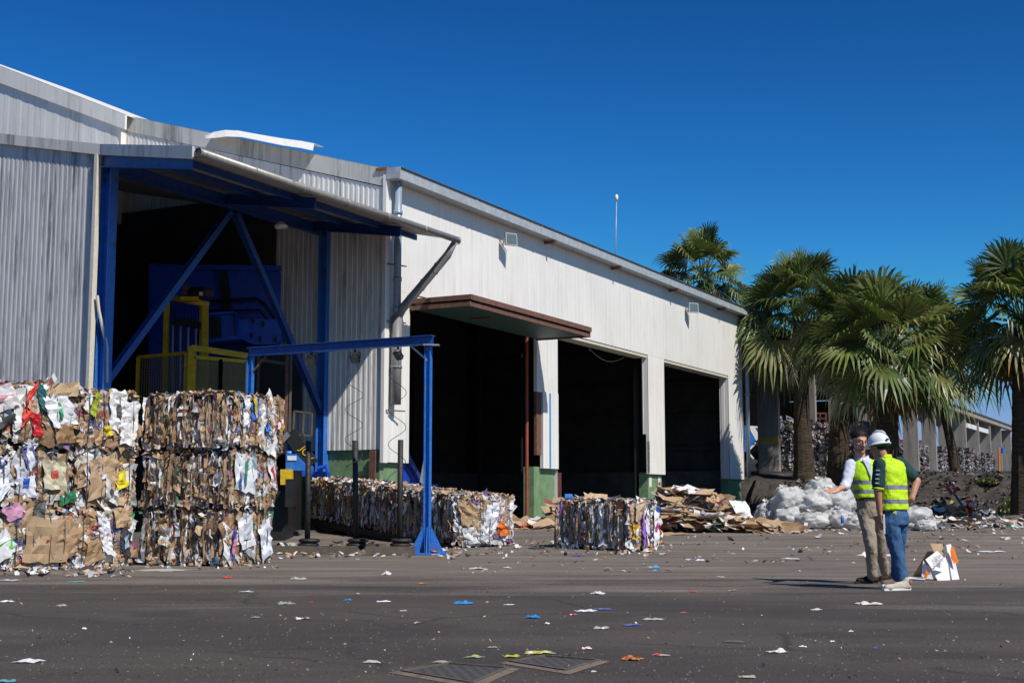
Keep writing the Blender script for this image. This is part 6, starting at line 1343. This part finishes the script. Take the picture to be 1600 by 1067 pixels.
card([qc(1447, 875, -.02), qc(1468, 862, .05), qc(1476, 872, .0), qc(1455, 889, -.06)], WC, 'flap')
card([qc(1464, 851, .22), qc(1484, 852, .22), qc(1481, 867, .12), qc(1476, 870, .10), qc(1466, 864, .12)], TC, 'inner_flap')
card([qc(1441, 904, .02), qc(1457, 905, -.04), qc(1454, 888, .02), qc(1447, 877, .08)], WC, 'left_panel')
card([qc(1442, 904, .0), qc(1446, 903, -.02), qc(1450, 895, .0), qc(1447, 890, .03)], OR, 'orange_print').location.y -= .05
card([qc(1460, 885, -.05), qc(1467, 878, -.08), qc(1476, 886, -.06), qc(1466, 888, -.10)], WC, 'torn_flap')
card([qc(1441, 905, .40), qc(1486, 905, .42), qc(1484, 862, .30), qc(1462, 864, .28)], TC, 'back_panel')
q = MB(); 
for i in range(6): a_ = qc(1458 + i * .6, 872 + 1.7 * i, .0 - .012 * i); q.beam(a_ + Y0 * -.03, a_ + Vector((.09 - .01 * (i % 3), -.015, .03)) + Y0 * -.03, .003, .006)
part(bx, 'printed_lines', q, M['galvd'])
q = MB(); q.prism([onz(1417, 903, .0), onz(1445, 904, .0), onz(1446, 908, .0), onz(1418, 906, .0)], Z * .02); part(bx, 'ground_flap', q, WC)

# ================================================================== DRAIN COVERS
for nm, lab, qd in (('drain_cover', 'left steel drain cover in a worn concrete frame at the bottom of the photo', [(628, 1051), (700, 1039), (793, 1046), (738, 1070)]), ('drain_cover', 'right steel drain cover in a worn concrete frame near the bottom', [(797, 1036), (851, 1027), (936, 1034), (884, 1050)])):
    c4 = [onz(x, y, 0) for x, y in qd]; cc = sum(c4, Vector()) / 4
    rt_ = thing(nm, lab, 'drain cover', (cc.x, cc.y, 0), 'drain covers in the asphalt'); q = MB(); q.add([Vector((k.x, k.y, .009)) for k in c4], [(3, 2, 1, 0)])
    m, n, l, b = mat('chequer_plate', .45, .5); v = coords(n, l, (1, 1, 1), rot=(0, 0, .6)); ck = n.new('ShaderNodeTexChecker'); ck.inputs['Scale'].default_value = 24; l.new(v, ck.inputs['Vector']); l.new(mix(n, l, ck.outputs['Fac'], (.050, .046, .044), (.085, .078, .073)), b.inputs['Base Color']); b.inputs['Metallic'].default_value = .15; b.inputs['Roughness'].default_value = .7; bump(n, l, ck.outputs['Fac'], .8, b, .01)
    part(rt_, 'plate', q, m)
    fr_ = MB(); m4 = [cc + (k - cc) * 1.26 for k in c4]; n4 = [cc + (k - cc) * 1.01 for k in c4]
    for i in range(4):
        a_, b2, c_, d_ = m4[i], m4[(i + 1) % 4], n4[(i + 1) % 4], n4[i]; fr_.add([Vector((k.x, k.y, z_)) for k, z_ in ((a_, .003), (b2, .003), (c_, .012), (d_, .012))], [(3, 2, 1, 0)])
    part(rt_, 'concrete_frame', fr_, painted('broken_frame_concrete', (.20, .155, .12), .95, var=.4, dirt=(.04, .035, .03), dirt_amt=.7, scale=5, bmp=.6))
    rim = MB()
    for i in range(4): rim.beam(Vector((c4[i].x, c4[i].y, .012)), Vector((c4[(i + 1) % 4].x, c4[(i + 1) % 4].y, .012)), .02, .012)
    part(rt_, 'steel_rim', rim, M['wood'])

# ================================================================== LITTER
R = random.Random(21); q = MB()
for i in range(5200):
    py = 885 + 182 * R.random() ** .8; px = R.uniform(-20, 1620); g_ = onz(px, py, 0); s = R.uniform(.003, .009) * (1 if R.random() < .9 else 1.8); a = R.uniform(0, 3)
    k_ = [g_ + Vector((math.cos(a + j * 1.57) * s * R.uniform(.6, 1.2), math.sin(a + j * 1.57) * s * R.uniform(.6, 1.2), 0)) for j in range(4)] + [g_ + Z * s * R.uniform(.5, .9)]
    q.add(k_, [(0, 1, 4), (1, 2, 4), (2, 3, 4), (3, 0, 4)], R.choice([(.085, .072, .060), (.07, .058, .047), (.11, .095, .08), (.03, .026, .024), (.022, .019, .017), (.09, .07, .05), (.10, .088, .075), (.20, .185, .165)]))
tag(q.build('grit', M['scrap']), 'fine grit and small stones scattered on the asphalt', 'grit', kind='stuff')
GL = 'litter lying on the asphalt'
def scrap(name, px, py, wpx, hpx, col, label, seed, cat='litter', col2=None):
    g_ = gp(px, py); s = g_.y / F_PX; w = wpx * s; h = max(.012, hpx * s * .55); R = random.Random(seed); q = MB()
    dpt = w * R.uniform(.5, .9); nx_, ny_ = 7, 5; vs = []; sd = seed * 3.7
    yaw = R.uniform(-.5, .5)
    for j in range(ny_ + 1):
        for i in range(nx_ + 1):
            a, b_ = i / nx_ - .5, j / ny_ - .5; e = 1 if 0 < i < nx_ and 0 < j < ny_ else R.uniform(.7, 1.15)
            z_ = h * max(0, .45 + 1.3 * noise.noise(Vector((a * 3.1 + sd, b_ * 3.1, sd))) + .7 * noise.noise(Vector((a * 9 + sd, b_ * 9, 1)))) * (1 - (abs(2 * a) ** 3) * .7) * (1 - (abs(2 * b_) ** 3) * .7) + .004
            x_, y_ = a * w * e, b_ * dpt * e; vs.append(g_ + Vector((x_ * math.cos(yaw) - y_ * math.sin(yaw), x_ * math.sin(yaw) + y_ * math.cos(yaw), z_)))
    fs = []; cs = []
    q.v = [tuple(k) for k in vs]
    for j in range(ny_):
        for i in range(nx_):
            k = j * (nx_ + 1) + i; cc = col2 if col2 and noise.noise(Vector((i * .5 + sd, j * .5, 7))) > .08 else col
            q.f += [(k, k + 1, k + nx_ + 2), (k, k + nx_ + 2, k + nx_ + 1)]; q.c += [cc, cc]; q.m += [0, 0]
    return tag(q.build(name, M['scrap'], org=g_), label, cat, GL)
W1, G1, B1, R1, Y1, K1, T1 = (.72, .72, .74), (.38, .37, .34), (.02, .22, .55), (.55, .04, .04), (.50, .48, .05), (.04, .04, .04), (.35, .22, .12)
LIT = [('paper_scrap', 46, 1034, 40, 8, W1, 'crumpled white and pink wrapper near the lower left corner', (.60, .35, .42)), ('plastic_scrap', 12, 1065, 28, 4, (.10, .28, .32), 'teal scrap cut by the bottom edge at the lower left', None),
 ('paper_scrap', 132, 983, 7, 6, W1, 'tiny white pellet alone on the dark asphalt at the left', None), ('paper_scrap', 97, 947, 18, 6, G1, 'grey crumpled scrap below the left bales', None), ('paper_scrap', 10, 940, 22, 4, W1, 'white strip at the left edge below the bales', None),
 ('paper_scrap', 14, 907, 30, 4, (.5, .5, .62), 'flat lilac sheet at the left edge just below the bales', None), ('plastic_scrap', 120, 909, 28, 3, (.08, .35, .28), 'thin green strip on the asphalt below the left bales', None), ('paper_scrap', 255, 891, 90, 3, (.45, .43, .40), 'long flat dusty sheet in front of the bale stack', None),
 ('plastic_scrap', 354, 903, 16, 4, R1, 'small red scrap in front of the bale stack', None), ('paper_scrap', 467, 905, 24, 6, G1, 'grey clump right of the red scrap', None), ('paper_scrap', 385, 925, 20, 5, W1, 'white scrap with a dark lump before the stack', G1),
 ('plastic_bag_scrap', 446, 944, 26, 8, (.25, .28, .24), 'grey-green crushed bag left of a red speck', None), ('plastic_scrap', 486, 941, 7, 3, R1, 'red speck right of the grey-green crushed bag', None), ('plastic_scrap', 544, 938, 14, 5, B1, 'small blue scrap in the middle left of the asphalt', None),
 ('paper_scrap', 599, 940, 22, 4, W1, 'flat white paper right of the small blue scrap', None), ('wrapper', 472, 967, 24, 8, W1, 'white and pink wrapper casting a dark shadow at centre left', (.5, .08, .25)), ('paper_scrap', 400, 965, 18, 4, (.2, .19, .18), 'flat grey-brown scrap left of the pink wrapper', None),
 ('cup', 604, 898, 14, 12, (.6, .6, .6), 'translucent plastic cup standing on the asphalt', None), ('wrapper', 659, 912, 16, 4, (.55, .20, .03), 'orange wrapper right of the plastic cup', None), ('paper_scrap', 745, 889, 24, 6, (.5, .5, .46), 'pale scrap in the yard below the gantry', None),
 ('paper_scrap', 792, 887, 10, 5, W1, 'small white scrap left of the single bale', None), ('plastic_bag_scrap', 725, 943, 32, 9, B1, 'bright blue crumpled plastic in the middle of the yard', None), ('paper_scrap', 795, 945, 16, 4, W1, 'white scrap right of the bright blue plastic', None),
 ('plastic_bag_scrap', 834, 965, 24, 10, B1, 'vivid blue crumpled scrap left of the white wrapper group', None), ('wrapper', 915, 955, 36, 7, W1, 'white wrapper right of the vivid blue scrap', (.45, .48, .40)), ('wrapper', 896, 961, 14, 4, R1, 'red and white scrap just below the white wrapper', W1),
 ('paper_scrap', 944, 952, 26, 3, (.15, .17, .42), 'dark blue flat strip right of the white wrapper', None), ('paper_scrap', 935, 928, 24, 8, (.6, .6, .58), 'folded whitish paper below the single bale', None), ('plastic_scrap', 1020, 888, 20, 7, (.03, .28, .6), 'blue scrap with orange tip below the single bale', (.5, .3, .05)),
 ('bottle_cap_tray', 903, 869, 18, 4, (.02, .06, .4), 'dark blue lid by the foot of the single bale', None), ('wrapper', 841, 1020, 44, 4, Y1, 'yellow and white wrapper above the left drain cover', W1), ('wrapper', 800, 1026, 24, 4, Y1, 'yellow flattened wrapper at the right drain cover', None), ('paper_scrap', 741, 1027, 28, 4, (.20, .38, .30), 'green and yellow flat wrapper above the left drain cover', Y1),
 ('cardboard_scrap', 988, 1031, 30, 14, (.50, .17, .04), 'orange-brown crumpled card near the bottom centre', (.35, .1, .03)), ('paper_scrap', 1033, 1024, 26, 4, (.4, .38, .36), 'flat grey and red scrap right of the orange-brown card', R1), ('wrapper', 917, 1014, 18, 4, W1, 'red and white flat wrapper above the right drain cover', R1),
 ('plastic_bag_scrap', 988, 977, 28, 3, (.12, .14, .5), 'blue-violet strip at the centre of the asphalt', None), ('paper_scrap', 1022, 968, 32, 6, (.42, .46, .42), 'pale green-grey wrapper right of the blue-violet strip', None), ('wrapper', 940, 982, 22, 6, G1, 'grey and white crushed paper left of the blue-violet strip', W1),
 ('paper_scrap', 855, 975, 8, 3, W1, 'white speck under the vivid blue scrap', None), ('cable_scrap', 1146, 1003, 38, 5, (.12, .11, .10), 'dark twisted strap on the asphalt below the men', None), ('paper_scrap', 1215, 1019, 30, 11, (.66, .66, .64), 'crumpled white paper ball near the bottom right', None), ('paper_scrap', 1168, 1058, 26, 5, (.40, .36, .28), 'beige flat scrap at the bottom edge right of centre', None),
 ('paper_roll', 1357, 944, 38, 7, (.70, .67, .60), 'white paper roll below the man in the helmet', None), ('paper_scrap', 1275, 953, 22, 5, (.58, .54, .50), 'torn whitish paper left of the paper roll', None), ('plastic_scrap', 1368, 1013, 7, 4, (.08, .14, .45), 'tiny blue scrap far down at the right', None), ('paper_scrap', 1330, 987, 8, 3, W1, 'white speck below the paper roll', None),
 ('paper_scrap', 1254, 1011, 12, 3, W1, 'little white sliver right of the paper ball', None), ('plastic_scrap', 1083, 925, 12, 4, R1, 'small pink-red scrap left of the long shadow', None), ('paper_scrap', 1145, 923, 14, 6, (.25, .2, .17), 'brown scrap with white edge by the tip of the shadow', W1), ('plastic_scrap', 1068, 958, 12, 4, (.4, .08, .1), 'dull red flat scrap between wrapper and shadow', None),
 ('paper_scrap', 1094, 876, 12, 5, W1, 'white scrap in the dusty zone left of the men', None), ('paper_scrap', 1180, 877, 18, 5, (.35, .28, .22), 'tan scrap in the dusty zone left of the men', None), ('paper_scrap', 1125, 902, 14, 4, (.45, .32, .22), 'tan crumpled card left of the men\'s shadow', None), ('paper_sheet', 1372, 868, 60, 6, W1, 'white flat sheet on the ground behind the men\'s legs', None),
 ('paper_sheet', 1550, 862, 44, 4, W1, 'long white strip on the ground at the far right', None), ('paper_sheet', 1237, 873, 30, 3, (.6, .58, .55), 'pale flat strip left of the beige trousers', None), ('black_sack', 840, 857, 26, 10, K1, 'black crumpled sack on the ground just left of the single bale', None), ('wrapper', 770, 1012, 14, 4, (.3, .28, .25), 'dusty flat wrapper above the yellow one', None), ('paper_scrap', 1300, 1003, 8, 2, W1, 'small white fleck in the lower right asphalt', None),
 ('paper_scrap', 690, 1035, 26, 5, (.30, .28, .26), 'grey round lid on the corner of the left drain frame', None), ('paper_scrap', 580, 1035, 24, 5, (.48, .45, .40), 'beige torn paper left of the left drain cover', None), ('paper_scrap', 630, 955, 12, 3, G1, 'faint grey scrap under the blue crumpled plastic', None)]
for i, (nm, x, y, w, h, c_, lab, c2) in enumerate(LIT): scrap(nm, x, y, w, h, c_, lab, 900 + i, 'litter', c2)
# thin nylon thread
# uncountable fine litter
def fine_litter(zones, seed, label, name='litter'):
    R = random.Random(seed); q = MB()
    for (x0, x1, y0, y1, n_, smin, smax, mixw, hz) in zones:
        for i in range(n_):
            px, py = R.uniform(x0, x1), y0 + (y1 - y0) * R.random() ** 1.0; g_ = gp(px, py); s = R.uniform(smin, smax) * (1 if R.random() < .85 else 1.8); nn = Vector((R.gauss(0, .35), R.gauss(0, .35), 1)).normalized(); an = R.uniform(0, 3.1); X_ = nn.orthogonal().normalized(); Y_ = nn.cross(X_); X_, Y_ = X_ * math.cos(an) + Y_ * math.sin(an), Y_ * math.cos(an) - X_ * math.sin(an)
            panel(q, g_ + Z * (.006 + s * .12 + R.random() * hz), X_, Y_, nn, s, s * R.uniform(.25, .8), pick(mixw, R), R, .02, 2, .4, .2)
    return tag(q.build(name, M['scrap']), label, 'litter', kind='stuff')
PW = (.36, .42, .19, .03)
fine_litter([(0, 1600, 890, 1062, 200, .008, .022, (.3, .5, .19, .01), 0), (430, 720, 850, 874, 190, .04, .14, PW, .03), (690, 1050, 846, 872, 190, .03, .13, PW, .03), (210, 440, 880, 890, 50, .03, .08, PW, .01), (0, 210, 888, 902, 90, .04, .12, PW, .04),
 (1040, 1600, 828, 880, 180, .03, .12, (.38, .42, .18, .02), .01), (700, 1100, 872, 896, 60, .02, .07, PW, 0), (780, 1010, 815, 850, 40, .03, .10, PW, 0), (1180, 1600, 818, 832, 200, .05, .18, PW, .04)], 77, 'fine scraps of paper and plastic strewn over the yard')
fine_litter([(1395, 1600, 797, 826, 620, .06, .28, (.42, .40, .16, .02), .08)], 78, 'belt of paper and card rubbish along the foot of the soil bank', 'rubbish_belt')
R = random.Random(3); q = MB()
for i in range(2600):
    u = R.uniform(21.5, 30.4); v = R.uniform(1.5, 22); p_ = P(u, v); p_.z = gh(p_.x, p_.y); s = R.uniform(.04, .22) * R.choice([1, 1, 1.7]); nn = Vector((R.gauss(0, .6), R.gauss(-.2, .6), 1)).normalized(); X_ = nn.orthogonal().normalized()
    panel(q, p_ + Z * s * .15, X_, nn.cross(X_), nn, s, s * .6, R.choice([(.03, .027, .024), (.018, .018, .02), (.06, .05, .04), (.08, .065, .05), (.04, .04, .045), (.16, .14, .11)]), R, .05, 2, .6, .2)
tag(q.build('dark_rubble', M['scrap']), 'dark rubble and dirty scraps covering the soil bank', 'rubble', kind='stuff')
slab_sheet('card_sheet', 1500, 803, .9, .5, .1, .5, 0, (.36, .24, .13), 'crumpled brown card lump left of the fire hydrant', 88, .14, None)
slab_sheet('card_sheet', 1480, 816, .8, .25, .1, .15, 0, (.42, .32, .20), 'tan flat card at the kerb below the hydrant', 89, .05, None)
kq = MB(); kp = [gp(x, y) for x, y in ((1395, 829), (1440, 828), (1500, 823), (1560, 815), (1605, 808))]
for i in range(4): kq.beam(kp[i] + Z * .05, kp[i + 1] + Z * .05, .25, .14)
tag(kq.build('kerb', M['concd']), kind='structure', label='worn kerb along the littered verge at the right')
